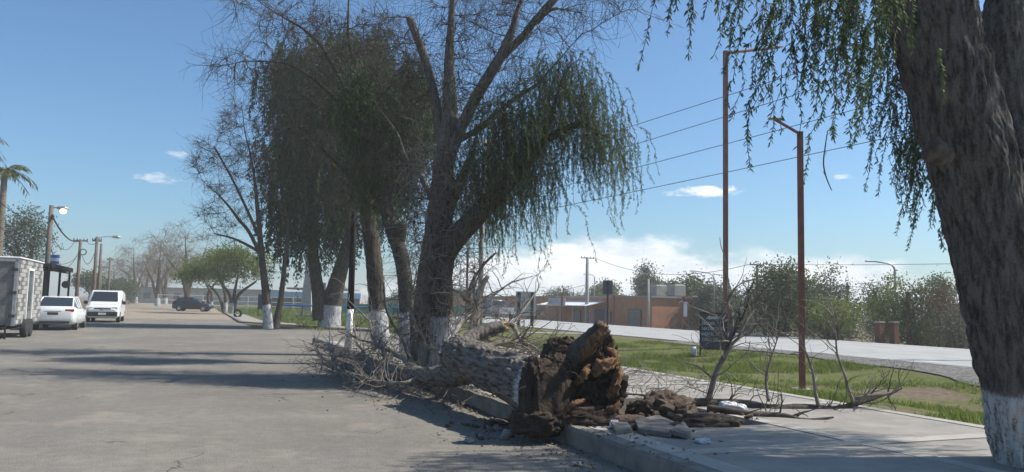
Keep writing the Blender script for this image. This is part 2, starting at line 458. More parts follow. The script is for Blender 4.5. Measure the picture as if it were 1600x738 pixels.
M['orange'] = mat('orange_plaster', (.37, .155, .075), (.46, .215, .110), 1.4, .9, .3, 30)
M['greywall'] = mat('grey_plaster', (.25, .235, .215), (.34, .32, .29), 1.2, .92, .2, 20)
M['brickred'] = mat('red_brick_pier', (.10, .042, .034), (.16, .066, .050), 8, .92)
M['blue'] = mat('blue_paint', (.055, .16, .42), (.08, .21, .50), 3, .5)
M['signgrey'] = mat('sign_back_aluminium', (.40, .41, .42), (.48, .49, .50), 2, .6, metal=0.)
M['board'] = mat('dark_blue_signboard', (.022, .032, .050), (.032, .045, .068), 3, .6)
M['boardpale'] = mat('pale_lettering', (.50, .54, .56), (.60, .63, .64), 6, .7)
M['pink'] = mat('pink_panel', (.50, .27, .32), (.58, .33, .37), 3, .7)
M['banner'] = mat('white_banner', (.62, .62, .66), (.70, .70, .73), 3, .7)
M['bag'] = mat('white_plastic_bag', (.50, .50, .52), (.62, .62, .62), 9, .35, .5, 25)
M['cladlight'] = mat('pale_cladding', (.30, .29, .27), (.42, .41, .39), 7, .5)
M['claddark'] = mat('dark_cladding', (.12, .115, .11), (.19, .18, .17), 7, .5)
M['palm'] = leaf_mat('palm_frond', (.06, .075, .03), (.16, .17, .08), .3)
M['palmtrunk'] = mat('palm_trunk', (.12, .10, .075), (.23, .195, .15), 8, .95, .6, 20, stretch=(1, 1, 4))
M['straw'] = mat('straw_thatch', (.17, .12, .07), (.28, .21, .13), 10, .95, .6, 30)
M['lampglow'] = glow_mat('sodium_glow', (1., .62, .22), 5.)
M['green'] = mat('green_netting', (.05, .20, .14), (.07, .26, .18), 3, .8)
M['brokenslab'] = mat('dusty_broken_concrete', (.125, .112, .097), (.19, .172, .15), 6, .95, .5, 40)
RNG = np.random.default_rng(11)

# ------------------------------------------------------------------ the setting
def sheet(pts_st, z, name, m, label, th=0.):
    mb = MB(); p = np.array([ST(s, t, z) for s, t in pts_st])
    if th: mb.poly(p - [0, 0, th], (0, 0, th))
    else: mb.add(p, [[np.arange(len(p))]])
    return struct(name, mb, m, label)
def grid_st(sl, tl, zf, mb=None):
    mb = mb or MB(); S, T = np.meshgrid(sl, tl, indexing='ij'); Z = zf(S, T)
    V = np.stack([S * DS[0] + T * DN[0], S * DS[1] + T * DN[1], Z], -1).reshape(-1, 3)
    n, m_ = len(sl), len(tl); i = np.arange(n - 1)[:, None] * m_; j = np.arange(m_ - 1)[None]
    Fq = np.stack([i + j, i + j + 1, i + m_ + j + 1, i + m_ + j], -1).reshape(-1, 4)
    return mb.add(V, [Fq[:, ::-1]])

slines = np.concatenate([[-650, -200, -60, -25], np.arange(-12, 46, .4), [48, 52, 60, 80, 120, 200, 400, 650]])
tlines = np.concatenate([[-650, -300, -60, -20, -8, 2.9, 3.05, 9.2, 9.32], np.arange(9.5, 19.7, .3), [19.9, 25, 30.3, 31, 32, 33, 34, 60, 120, 300, 650]])
struct('ground', grid_st(slines, tlines, hz), M['ground'], 'brown soil and patchy green grass reaching out to the horizon', True)

sheet([(-30, -8.4), (64, -8.4), (64, 4.06), (-30, 4.06)], 0., 'street', M['street'], 'pale worn asphalt street crossed by long tree shadows')
sheet([(29.2, 4.06), (29.2, 20.), (37, 20.), (37.6, 16), (38.6, 11), (40.3, 8.6), (42, 7.5), (52.9, 4.06)], .0, 'side_road', M['street'], 'short side road joining the street to the highway')
def dirt_z(S, T): return .012 + .03 * fbm(np.stack([S * .2, T * .3, 0 * S], -1), 3, 9)
struct('dirt_road', grid_st(np.concatenate([[60.5], np.arange(63, 120, 4), [160, 240, 400]]), np.linspace(-10.5, 2.7, 14), lambda S, T: .03 + .02 * fbm(np.stack([S * .2, T * .5, 0 * S], -1), 3, 9) - .03 * (S < 61)), M['dirt'], 'brown unpaved stretch of the street in the distance', True)
struct('dirt_shoulder', grid_st(np.linspace(-30, 66, 60), np.linspace(-22, -7.6, 12), lambda S, T: .012 + .03 * np.abs(fbm(np.stack([S * .5, T * .5, 0 * S], -1), 3, 4))), M['dirt'], 'dusty dirt strip along the left of the street', True)
# highway with its lines
sheet([(-200, 20.), (500, 20.), (500, 30.1), (-200, 30.1)], .15, 'highway', M['highway'], 'pale concrete highway running behind the grass verge', .12)
for nm, t, w_ in (('edge_line', 20.5, .12), ('edge_line', 29.5, .12)):
    sheet([(-60, t), (300, t), (300, t + w_), (-60, t + w_)], .155, nm, M['paint'], 'white edge line painted along the highway')
for kx in range(22):
    s0 = 2 + kx * 7.
    sheet([(s0, 25), (s0 + 3, 25), (s0 + 3, 25.13), (s0, 25.13)], .155, 'lane_line', M['paint'], 'short white centre dash on the highway')
sh = np.arange(-20, 30, .5)
def shz(S, T): return np.maximum(hz(S, T), .0 + .0 * T) * 0 + hz(S, T) + .02 + .03 * np.abs(fbm(np.stack([S * 3, T * 3, 0 * S], -1), 2, 3))
mb = MB(); SS = sh
TT = np.linspace(0, 1, 10)
S2, A2 = np.meshgrid(SS, TT, indexing='ij'); inner = 18.9 - 2.2 * (1 - smooth01(S2, 8, 22)) + .35 * fbm(np.stack([S2 * .6, 0 * S2, 0 * S2], -1), 3, 8)
T2 = inner + (19.98 - inner) * A2; Z2 = hz(S2, T2) + .03 + .035 * np.abs(fbm(np.stack([S2 * 3, T2 * 3, 0 * S2], -1), 2, 3)) * (A2 > .02)
V2 = np.stack([S2 * DS[0] + T2 * DN[0], S2 * DS[1] + T2 * DN[1], Z2], -1).reshape(-1, 3)
i_ = np.arange(len(SS) - 1)[:, None] * 10; j_ = np.arange(9)[None]
mb.add(V2, [np.stack([i_ + j_, i_ + j_ + 1, i_ + 10 + j_ + 1, i_ + 10 + j_], -1).reshape(-1, 4)[:, ::-1]])
struct('gravel_shoulder', mb, M['gravel'], 'grey gravel shoulder between highway and grass', True)

# pavement: base, kerb, slabs and pale bands, each slab its own piece
KZ = .21
walk = thing('sidewalk', 'wide concrete pavement with pale bands between its slabs', None, kind='structure')
mb = MB(); mb.poly([ST(-8, 4.26, -.02), ST(29., 4.26, -.02), ST(29., 9.3, -.02), ST(-8, 9.3, -.02)], (0, 0, .15)); part('bed', mb, M['soil2'], walk)
HOLE = (7.9, 10.6, 4.2, 6.4)
def hit(s0, s1, t0, t1): return s0 < HOLE[1] and s1 > HOLE[0] and t0 < HOLE[3] and t1 > HOLE[2]
sl_edges = np.arange(-8.2, 29.2, 2.95) + .0
for a, s0 in enumerate(sl_edges[:-1]):
    s1 = sl_edges[a + 1]
    for (t0, t1) in ((4.56, 6.58), (6.80, 9.08)):
        q = [(s0 + .13, s1 - .13, t0, t1)]
        if hit(*q[0]):
            q = []
            if s0 + .13 < HOLE[0] - .3: q.append((s0 + .13, HOLE[0] - .02, t0, t1))
            if s1 - .13 > HOLE[1] + .3: q.append((HOLE[1] + .02, s1 - .13, t0, t1))
        for (a0, a1, b0, b1) in q:
            mb = MB(); zt = KZ - .004 + RNG.uniform(-.004, .004)
            mb.poly([ST(a0 + .006, b0 + .006, .09), ST(a1 - .006, b0 + .006, .09), ST(a1 - .006, b1 - .006, .09), ST(a0 + .006, b1 - .006, .09)], (0, 0, zt - .09))
            part('slab', mb, M['slab'], walk)
    for (t0, t1) in ((4.56, 6.58), (6.80, 9.08)):
        if hit(s0 - .12, s0 + .12, t0, t1): continue
        mb = MB(); mb.poly([ST(s0 - .12, t0, .09), ST(s0 + .12, t0, .09), ST(s0 + .12, t1, .09), ST(s0 - .12, t1, .09)], (0, 0, KZ - .087)); part('band', mb, M['band'], walk)
    for (t0, t1) in ((4.27, 4.55), (6.59, 6.79), (9.09, 9.29)):
        rg = [(s0, s1)]
        if hit(s0, s1, t0, t1) and t0 < 6: rg = [(a0, a1) for a0, a1 in ((s0, min(s1, HOLE[0] + .3)), (max(s0, HOLE[1] - 1.1), s1)) if a1 - a0 > .1]
        for a0, a1 in rg:
            mb = MB(); mb.poly([ST(a0 + .004, t0, .09), ST(a1 - .004, t0, .09), ST(a1 - .004, t1, .09), ST(a0 + .004, t1, .09)], (0, 0, KZ - .087 + RNG.uniform(-.002, .002))); part('band', mb, M['band'], walk)
kerb = thing('kerb', 'weathered concrete kerb along the right side of the street', None, kind='structure')
for a, s0 in enumerate(np.arange(-8, 29, 1.5)):
    L = 1.5; n = 9; loops = []
    for q in np.linspace(s0 + .004, s0 + L - .004, n):
        w = .012 * fbm(np.array([[q * 2.1, 0, 0], [q * 2.1, 5, 0], [q * 2.1, 9, 0]]), 3, 3)
        loops.append([ST(q, 4.06, -.04), ST(q, 4.07 + w[0], KZ - .03 + w[1]), ST(q, 4.092 + w[0], KZ + .004 + w[1]), ST(q, 4.255, KZ + .004 + w[2] * .4), ST(q, 4.255, -.04)])
    mb = MB(); mb.loft(loops); part('kerb_stone', mb, M['kerb'], kerb)
# far block: raised pavement strip with a kerb, grass behind
fk = [(90, 2.75), (52.9, 2.75), (47, 5.2), (42, 7.5), (40.3, 8.6), (38.6, 11), (37.6, 16), (37, 19.9)]
def off(pl, d):
    r = []
    for i, (s, t) in enumerate(pl):
        a = np.array(pl[max(i - 1, 0)]); b = np.array(pl[min(i + 1, len(pl) - 1)]); e = b - a; e = e / np.linalg.norm(e)
        r.append((s - e[1] * -d * -1, t + e[0] * -d)) if False else r.append((s + e[1] * d, t - e[0] * d))
    return r
inn = off(fk, 1.5); kin = off(fk, .16)
mb = MB(); mb.loft([[ST(*a, -.03), ST(*a, .11), ST(*b, .13), ST(*b, -.03)] for a, b in zip(fk, kin)]); struct('far_kerb', mb, M['kerb'], 'kerb of the block beyond the side road')
mb = MB(); mb.loft([[ST(*a, -.03), ST(*a, .125), ST(*b, .12), ST(*b, -.03)] for a, b in zip(kin, inn)]); struct('far_sidewalk', mb, M['slab'], 'narrow pavement strip round the corner beyond the side road')

# grass on the verge
def blades(n, s_rng, t_rng, hgt, wid, seed, thresh):
    r = np.random.default_rng(seed); s = r.uniform(*s_rng, n); t = r.uniform(*t_rng, n)
    d = fbm(np.stack([s * .9, t * .9, 0 * s], -1), 4, 21); pc = G(1447, 612, -.15)
    xy = s[:, None] * DS + t[:, None] * DN; far = np.linalg.norm(xy - pc[:2], axis=1)
    k = (d > thresh + r.uniform(-.2, .2, n)) & (far > .9 + r.uniform(0, .7, n)); s, t, xy, d = s[k], t[k], xy[k], d[k]; n = len(s)
    z = hz(s, t); h = hgt * r.uniform(.4, 1.3, n) * (1 + np.clip(d, 0, .6)); a = r.uniform(0, 6.28, n); w = wid * r.uniform(.6, 1.4, n)
    lean = r.normal(0, .5, (n, 2)) * h[:, None]
    B0 = np.stack([xy[:, 0] - np.cos(a) * w, xy[:, 1] - np.sin(a) * w, z - .01], 1); B1 = np.stack([xy[:, 0] + np.cos(a) * w, xy[:, 1] + np.sin(a) * w, z - .01], 1)
    T = np.stack([xy[:, 0] + lean[:, 0], xy[:, 1] + lean[:, 1], z + h], 1)
    mb = MB(); mb.add(np.stack([B0, B1, T], 1).reshape(-1, 3), [np.arange(3 * n).reshape(-1, 3)]); return mb
single('grass', blades(150000, (2, 29), (9.36, 18.6), .085, .011, 3, .04), M['grass'], 'short patchy green grass on the verge beside the highway', 'grass', kind='stuff')
single('grass', blades(26000, (42, 75), (5.5, 18), .16, .03, 4, -.1), M['grass'], 'green grass round the limewashed trees past the side road', 'grass', kind='stuff')
single('grass', blades(9000, (74, 110), (2.6, 14), .2, .05, 6, -.1), M['grass'], 'distant green grass strip under the bushy trees', 'grass', kind='stuff')


# ------------------------------------------------------------------ tree tools
def smooth_path(p, r, n):
    p = np.asarray(p, float); r = np.asarray(r, float)
    L = np.concatenate([[0], np.cumsum(np.linalg.norm(np.diff(p, axis=0), axis=1))]); x = np.linspace(0, L[-1], n)
    pp = np.vstack([2 * p[0] - p[1], p, 2 * p[-1] - p[-2]])
    out = np.zeros((n, 3)); k = np.clip(np.searchsorted(L, x, 'right') - 1, 0, len(p) - 2); f = ((x - L[k]) / (L[k + 1] - L[k] + 1e-9))[:, None]
    a, b, c, d = pp[k], pp[k + 1], pp[k + 2], pp[k + 3]
    out = .5 * (2 * b + (c - a) * f + (2 * a - 5 * b + 4 * c - d) * f ** 2 + (3 * b - a - 3 * c + d) * f ** 3)
    return out, np.interp(x, L, r), x
def bark_tube(mb, p, r, sides, rings, amp, seed, furrow=11., lump=.10, ragged=0., flare=0.):
    """trunk with furrowed bark relief"""
    c, rr, x = smooth_path(p, r, rings)
    if flare: rr = rr * (1 + flare * np.exp(-x / .28))
    t = np.gradient(c, axis=0); t /= np.linalg.norm(t, axis=1)[:, None]
    ref = np.array([0, 1., 0]) if abs(t[:, 1]).mean() < .6 else np.array([0, 0, 1.])
    a = np.cross(t, ref); a /= np.linalg.norm(a, axis=1)[:, None]; b = np.cross(t, a)
    th = np.arange(sides) * 2 * math.pi / sides
    R0 = rr.mean()
    q = np.stack([np.cos(th)[None] * np.ones((rings, 1)), np.sin(th)[None] * np.ones((rings, 1)), (x / R0)[:, None] * np.ones((1, sides))], -1)
    wob = fbm(q * [1.2, 1.2, .5], 3, seed) * lump
    tw = q.copy(); ph = .35 * fbm(q * [1, 1, .8], 2, seed + 3); cs, sn = np.cos(ph), np.sin(ph)
    tw[..., 0], tw[..., 1] = q[..., 0] * cs - q[..., 1] * sn, q[..., 0] * sn + q[..., 1] * cs
    n1 = np.abs(fbm(tw * [furrow * .55, furrow * .55, .9], 3, seed + 5)); n2 = np.abs(fbm(tw * [furrow, furrow, 2.4], 2, seed + 9))
    rel = np.clip(n1 * 1.6, 0, 1) * .7 + np.clip(n2 * 1.6, 0, 1) * .3
    rad = rr[:, None] * (1 + wob + amp * (rel - .45) * 2)
    V = c[:, None] + rad[..., None] * (np.cos(th)[None, :, None] * a[:, None] + np.sin(th)[None, :, None] * b[:, None])
    if ragged:
        e = np.clip((x - (x[-1] - ragged)) / ragged, 0, 1)[:, None]
        V = V + (fbm(q * [4, 4, 0], 3, seed + 31) * ragged * 1.4 * e)[..., None] * t[:, None]
    i = np.arange(rings - 1)[:, None] * sides; j = np.arange(sides)[None]; j2 = (j + 1) % sides
    Fq = np.stack([i + j, i + sides + j, i + sides + j2, i + j2], -1).reshape(-1, 4)
    n = rings * sides; V = np.vstack([V.reshape(-1, 3), c[-1] - t[-1] * ragged * .3])
    tip = np.stack([(rings - 1) * sides + np.arange(sides), np.full(sides, n), (rings - 1) * sides + (np.arange(sides) + 1) % sides], -1)
    mb.add(V, [Fq, tip], np.concatenate([np.repeat(x, sides), [x[-1]]]) + 1e-4)
    return mb


def colonize(skel, attr, step, kill, iters, grav=0., seed=0, wander=.18):
    """skel: list of (pos, parent). grows twigs toward attraction points"""
    r = np.random.default_rng(seed)
    pos = [np.asarray(p, float) for p, _ in skel]; par = [q for _, q in skel]
    A = np.asarray(attr, float); PN = np.array(pos)
    near = np.zeros(len(A), int); dist = np.full(len(A), 1e9)
    D = np.linalg.norm(A[:, None] - PN[None], axis=2); near = D.argmin(1); dist = D.min(1)
    alive = np.ones(len(A), bool)
    for it in range(iters):
        idx = np.where(alive)[0]
        if not len(idx): break
        nn = near[idx]; u, inv = np.unique(nn, return_inverse=True); base = np.array([pos[q] for q in u])
        v = A[idx] - base[inv]; v /= np.linalg.norm(v, axis=1)[:, None] + 1e-9
        acc = np.zeros((len(u), 3)); np.add.at(acc, inv, v)
        acc /= np.linalg.norm(acc, axis=1)[:, None] + 1e-9
        acc += r.normal(0, wander, acc.shape); acc[:, 2] += grav
        acc /= np.linalg.norm(acc, axis=1)[:, None] + 1e-9
        new = base + acc * step; st = len(pos)
        pos.extend(new); par.extend(int(q) for q in u)
        Dn = np.linalg.norm(A[idx][:, None] - new[None], axis=2); bi = Dn.argmin(1); bd = Dn[np.arange(len(idx)), bi]
        better = bd < dist[idx]; near[idx[better]] = st + bi[better]; dist[idx[better]] = bd[better]
        alive[idx] = dist[idx] > kill
        if not better.any(): break
    return np.array(pos), np.array(par)
def mesh_growth(mb, pos, par, nskel, r_tip, rmax, p=2.3):
    n = len(pos); kids = [[] for _ in range(n)]
    for i in range(n):
        if par[i] >= 0: kids[par[i]].append(i)
    rad = np.full(n, 0.)
    for i in range(n - 1, -1, -1):
        s = sum(rad[c] ** p for c in kids[i] if c >= nskel)
        rad[i] = max(r_tip, s ** (1 / p)) if i >= nskel else 0
    rad = np.minimum(rad, rmax)
    sm = pos.copy()
    for _ in range(2):
        q = sm.copy()
        for i in range(nskel, n):
            c = [k for k in kids[i]]
            if c: q[i] = .5 * sm[i] + .25 * sm[par[i]] + .25 * np.mean([sm[k] for k in c], axis=0)
        sm = q
    for i in range(nskel, n):
        pi = par[i]; main = max(kids[pi], key=lambda c: rad[c]) if kids[pi] else -1
        if pi >= nskel and i == main: continue
        ch = [pi, i]
        while kids[ch[-1]]:
            ch.append(max(kids[ch[-1]], key=lambda c: rad[c]))
        rr = rad[ch].copy(); rr[0] = rr[1] * 1.15; rr[-1] *= .5
        k = 8 if rr[1] > .06 else (5 if rr[1] > .02 else 3)
        mb.tube(sm[ch], rr, k, cap=False)
    tips = [i for i in range(nskel, n) if not kids[i]]
    return sm, rad, np.array(tips, int), np.arange(nskel, n)
def twigs(mb, base, dirs, length, rad, r, m=5, curl=.25, drop=0., sides=3):
    """many thin bent twigs at once"""
    n = len(base)
    if not n: return np.zeros((0, m, 3))
    pts = [base]; d = dirs / (np.linalg.norm(dirs, axis=1)[:, None] + 1e-9)
    bend = r.normal(0, curl, (n, 3))
    for k in range(m - 1):
        d = d + bend * .6 + r.normal(0, curl * .6, (n, 3)); d[:, 2] -= drop; d /= np.linalg.norm(d, axis=1)[:, None] + 1e-9
        pts.append(pts[-1] + d * (length / (m - 1))[:, None])
    Pn = np.stack(pts, 1); t = np.gradient(Pn, axis=1); t /= np.linalg.norm(t, axis=2)[..., None] + 1e-9
    ref = r.normal(size=(n, 1, 3)); a = np.cross(t, ref); a /= np.linalg.norm(a, axis=2)[..., None] + 1e-9; b = np.cross(t, a)
    th = np.arange(sides) * 2 * math.pi / sides; rr = rad[:, None] * np.linspace(1, .35, m)[None]
    V = Pn[:, :, None] + rr[:, :, None, None] * (np.cos(th)[None, None, :, None] * a[:, :, None] + np.sin(th)[None, None, :, None] * b[:, :, None])
    o = (np.arange(n) * m * sides)[:, None, None]; i = (np.arange(m - 1) * sides)[None, :, None]; j = np.arange(sides)[None, None]; j2 = (j + 1) % sides
    Fq = np.stack([o + i + j, o + i + sides + j, o + i + sides + j2, o + i + j2], -1).reshape(-1, 4)
    mb.add(V.reshape(-1, 3), [Fq]); return Pn
def rand_dirs(n, r, up=0., flat=1.):
    d = r.normal(size=(n, 3)); d[:, 2] *= flat; d /= np.linalg.norm(d, axis=1)[:, None]; d[:, 2] += up
    return d / np.linalg.norm(d, axis=1)[:, None]
def leaves(mb, c, ax, L, Wd, r):
    """diamond leaves: base c, axis ax"""
    n = len(c)
    if not n: return
    s = np.cross(ax, r.normal(size=(n, 3))); s /= np.linalg.norm(s, axis=1)[:, None] + 1e-9
    L = np.broadcast_to(L, (n,))[:, None]; Wd = np.broadcast_to(Wd, (n,))[:, None]
    nrm = np.cross(ax, s)
    V = np.stack([c, c + ax * L * .45 + s * Wd + nrm * Wd * .3, c + ax * L, c + ax * L * .45 - s * Wd + nrm * Wd * .3], 1)
    mb.add(V.reshape(-1, 3), [np.arange(4 * n).reshape(-1, 4)])
def weeping(mbl, mbt, anchors, r, per, length, leafL, leafW, dens, out=.5, stem=.004, spread=.25, wind=(0, 0)):
    """hanging strands of narrow leaflets, as on a pepper tree"""
    n = len(anchors) * per; A = np.repeat(anchors, per, 0) + r.normal(0, spread, (n, 3))
    az = r.uniform(0, 6.28, n); L = length * r.uniform(.45, 1.25, n) * r.choice([1, .6], n, p=[.65, .35]); o = out * r.uniform(.3, 1.1, n) * np.minimum(1, L)
    hd = np.stack([np.cos(az), np.sin(az), 0 * az], 1)
    m = 7; q = np.linspace(0, 1, m); wob = r.normal(0, .035, (n, m, 3)) * q[None, :, None] ** .5
    wv = np.array([wind[0], wind[1], 0.])
    pts = A[:, None] + hd[:, None] * (o[:, None] * (1 - np.exp(-3 * q))[None])[..., None] + wob * L[:, None, None] + wv * (q ** 2)[None, :, None] * L[:, None, None]
    pts[..., 2] += (.22 * o[:, None] * np.sin(q * 2.2)[None]) - L[:, None] * (q ** 1.35)[None]
    t = np.gradient(pts, axis=1); t /= np.linalg.norm(t, axis=2)[..., None] + 1e-9
    if mbt is not None:
        ref = r.normal(size=(n, 1, 3)); a = np.cross(t, ref); a /= np.linalg.norm(a, axis=2)[..., None] + 1e-9; b = np.cross(t, a); th = np.arange(3) * 2.0944
        V = pts[:, :, None] + stem * (np.cos(th)[None, None, :, None] * a[:, :, None] + np.sin(th)[None, None, :, None] * b[:, :, None])
        oo = (np.arange(n) * m * 3)[:, None, None]; i = (np.arange(m - 1) * 3)[None, :, None]; j = np.arange(3)[None, None]; j2 = (j + 1) % 3
        mbt.add(V.reshape(-1, 3), [np.stack([oo + i + j, oo + i + 3 + j, oo + i + 3 + j2, oo + i + j2], -1).reshape(-1, 4)])
    cnt = np.maximum(3, (L * dens * r.uniform(.75, 1.2, n))).astype(int); idx = np.repeat(np.arange(n), cnt); N = len(idx)
    x = r.uniform(.06, 1, N) * (m - 1); k = np.minimum(x.astype(int), m - 2); f = (x - k)[:, None]
    c = pts[idx, k] * (1 - f) + pts[idx, k + 1] * f; tg = t[idx, k]
    side = r.normal(size=(N, 3)); side -= (side * tg).sum(1)[:, None] * tg; side /= np.linalg.norm(side, axis=1)[:, None] + 1e-9
    ax = tg * r.uniform(.3, .9, N)[:, None] + side * r.uniform(.5, 1, N)[:, None]; ax[:, 2] -= .35; ax /= np.linalg.norm(ax, axis=1)[:, None]
    leaves(mbl, c, ax, leafL * r.uniform(.6, 1.3, N), leafW * r.uniform(.7, 1.3, N), r)
def clump_leaves(mb, centers, r, per, sig, L, Wd, squash=.8):
    n = len(centers) * per; c = np.repeat(centers, per, 0) + r.normal(0, 1, (n, 3)) * np.array([sig, sig, sig * squash])
    leaves(mb, c, rand_dirs(n, r, -.15), L * r.uniform(.6, 1.4, n), Wd * r.uniform(.7, 1.3, n), r)


def blob_pts(blobs, r, shell=0.):
    out = []
    for (u, v, D, ru, rv, n) in blobs:
        c = P(u, v, D); d = rand_dirs(n, r); k = r.uniform(shell, 1, n) ** (1 / 3)
        ax = ru * D / F; az = rv * D / F
        out.append(c + d * k[:, None] * np.array([ax, (ax + az) * .45, az]))
    return np.vstack(out)
def skeleton(polys, step=.25):
    """polys: lists of (u,v,D,r); returns nodes and trunk paths in world space"""
    nodes = []; paths = []
    for pl in polys:
        p = np.array([P(u, v, D) for u, v, D, _ in pl]); r = np.array([q[3] for q in pl])
        if r[-1] < .12 and len(pl) > 3:
            p, r, x = smooth_path(p, r, len(pl) * 3 - 2); w = np.clip(x / x[-1], 0, 1) ** .7 * np.linalg.norm(p[-1] - p[0]) * .035; sd = int(abs(pl[0][0]) + len(paths) * 13)
            q = np.stack([x / x[-1] * 4.5, x * 0 + sd, x * 0], -1); p = p + np.stack([fbm(q, 2, sd), fbm(q, 2, sd + 5), fbm(q, 2, sd + 9)], 1) * w[:, None] * (1 if paths else .5); r = r * (1 - .75 * np.clip((x / x[-1] - .55) / .45, 0, 1))
        paths.append((p, r))
        n = max(3, int(np.linalg.norm(np.diff(p, axis=0), axis=1).sum() / step)); c, rr, _ = smooth_path(p, r, n)
        for k in range(n):
            if k == 0:
                par = -1 if not nodes else int(np.argmin([np.linalg.norm(q[0] - c[0]) for q in nodes]))
            else: par = len(nodes) - 1
            nodes.append((c[k], par))
    return nodes, paths


def make_tree(name, label, polys, blobs, bark, branch, step=.3, kill=.4, r_tip=.006, rmax=.09, iters=70, grav=0., seed=1, sides=28, amp=.05,
              foliage=None, twig=None, group=None, skip_low=1, shell=0., cat='tree', furrow=11., ring=.05, wander=.18, flare=.0):
    r = np.random.default_rng(seed)
    base = P(*polys[0][0][:3])
    t = thing(name, label, cat, base, 0., group)
    nodes, paths = skeleton(polys, step)
    mb = MB()
    for i, (p, rr) in enumerate(paths):
        L = np.linalg.norm(np.diff(p, axis=0), axis=1).sum()
        k = sides if i == 0 else min(48, max(8, int(sides * min(1, rr[0] / paths[0][1][0]) ** .7)))
        if i == 0:
            bark_tube(mb, p, rr, k, max(8, int(L / ring)), amp, seed, furrow, flare=flare)
            part('trunk', mb, bark, t, True, True); mb = MB()
        else: bark_tube(mb, p, rr, k, max(6, int(L / max(.04, ring * 1.3))), amp, seed + i, furrow); mb.att = [a + 9. for a in mb.att]; part('limb', mb, bark, t, True, True); mb = MB()   # no limewash on limbs
    A = blob_pts(blobs, r, shell)
    sk = nodes
    pos, par = colonize(sk, A, step, kill, iters, grav, seed, wander)
    mb = MB(); sm, rad, tips, grown = mesh_growth(mb, pos, par, len(sk), r_tip, rmax)
    mt = MB(); ml = MB()
    if twig:
        n, L, tr, m, curl, drop = twig
        pick = r.choice(grown, n); pb = sm[pick]; dd = sm[pick] - sm[par[pick]]; dd /= np.linalg.norm(dd, axis=1)[:, None] + 1e-9
        pts = twigs(mt, pb, dd * .6 + rand_dirs(n, r) * .8, L * r.uniform(.4, 1.3, n), np.full(n, tr), r, m, curl, drop)
        n2 = int(n * 1.2); pk = r.integers(0, n, n2); km = r.integers(1, m, n2)
        twigs(mt, pts[pk, km], rand_dirs(n2, r) * .8 + (pts[pk, km] - pts[pk, km - 1]) / (L / m) * .5, L * .5 * r.uniform(.3, 1.2, n2), np.full(n2, tr * .7), r, m, curl, drop)
        tips_pts = pts[:, -1]
    else: tips_pts = None
    if foliage: foliage(ml, mt, sm, tips, grown, r, tips_pts)
    if mb.V: part('branches', mb, branch, t, True, True, kind='stuff')
    if mt.V: part('twigs', mt, M['twigd'] if foliage else M['twig'], t, True, False, kind='stuff')
    return t, ml, sm, tips, grown

# ------------------------------------------------------------------ trees of the pavement row
def fol_weep(matname, per, length, lL, lW, dens, out=.45, stem=.004, spread=.2, extra=0, wind=(0, 0)):
    def f(ml, mt, sm, tips, grown, r, tp):
        a = sm[tips]
        if extra: a = np.vstack([a, sm[r.choice(grown, min(extra, len(grown)), replace=False)]])
        weeping(ml, mt if stem < .0039 else None, a, r, per, length, lL, lW, dens, out, stem, spread, wind)
    f.mat = matname; return f
def fol_clump(per, sig, L, Wd, squash=.8, frac=1., extra=0):
    def f(ml, mt, sm, tips, grown, r, tp):
        a = sm[tips]; a = a[r.random(len(a)) < frac]
        if extra: a = np.vstack([a, sm[r.choice(grown, min(extra, len(grown)), replace=False)]])
        clump_leaves(ml, a, r, per, sig, L, Wd, squash)
    return f
def put_leaves(t, ml, m): 
    if ml.V: part('foliage', ml, m, t, True, False, kind='stuff')

# near pepper tree leaning in from the right
t1, ml, *_ = make_tree('pepper_tree', 'huge leaning pepper tree at the right edge with thick furrowed grey trunk', [
    [(1662, 762, 7.5, .45), (1615, 610, 7.5, .42), (1570, 450, 7.5, .40), (1533, 300, 7.5, .385), (1470, 85, 7.5, .39), (1448, 0, 7.5, .42), (1425, -90, 7.5, .34)],
    [(1440, -10, 7.5, .26), (1385, -100, 7.3, .19), (1290, -180, 6.5, .14), (1170, -200, 6.0, .09), (1070, -170, 5.8, .045)],
    [(1455, -30, 7.5, .29), (1500, -200, 7.8, .21), (1600, -350, 8.2, .14), (1750, -420, 8.8, .08)],
    [(1560, 400, 7.6, .16), (1590, 300, 7.75, .21), (1582, 190, 8.0, .21), (1568, 80, 8.1, .2), (1590, -60, 8.3, .17), (1690, -220, 8.7, .12), (1850, -280, 9.3, .07)]],
    [(1085, -40, 5.7, 45, 30, 26), (1170, -30, 5.8, 70, 50, 36), (1270, -20, 6.0, 75, 55, 44), (1335, 40, 6.3, 50, 70, 50), (1250, 60, 6.1, 60, 40, 20), (1415, 130, 8.1, 40, 70, 60), (1440, 225, 8.6, 40, 60, 90), (1470, 270, 8.9, 30, 40, 40), (1330, -60, 6.3, 70, 60, 40), (1375, 60, 7.9, 40, 60, 30),
     (1720, -260, 9.0, 190, 110, 110), (1930, -260, 9.8, 220, 120, 110), (1640, -120, 9.4, 120, 90, 60), (1800, -260, 8.0, 160, 110, 90), (2050, -200, 8.6, 160, 120, 70), (1600, 90, 9.4, 50, 110, 34), (1800, -80, 9.2, 120, 80, 40)],
    M['bark_big'], M['branch'], step=.16, kill=.2, r_tip=.005, rmax=.06, seed=3, sides=160, amp=.085, ring=.022, furrow=13., flare=.25,
    foliage=fol_weep(None, 5, .8, .050, .0062, 120, .28, .0028, .13, extra=250, wind=(-.12, -.05)))
put_leaves(t1, ml, M['leaf_big'])
mb = MB()
kc = P(1466, 232, 7.14); r_ = np.random.default_rng(5)
for k in range(9):
    c = kc + r_.normal(0, .05, 3) * [1, .3, 1.1]; th = np.linspace(0, math.pi, 7)
    ln = fbm(np.stack([th, th * 0 + k, th * 0], -1), 2, 5) * .2 + 1
    mb.lathe(c, [(max(.002, .065 * math.sin(a) * l), -.07 * math.cos(a)) for a, l in zip(th, ln)], 10)
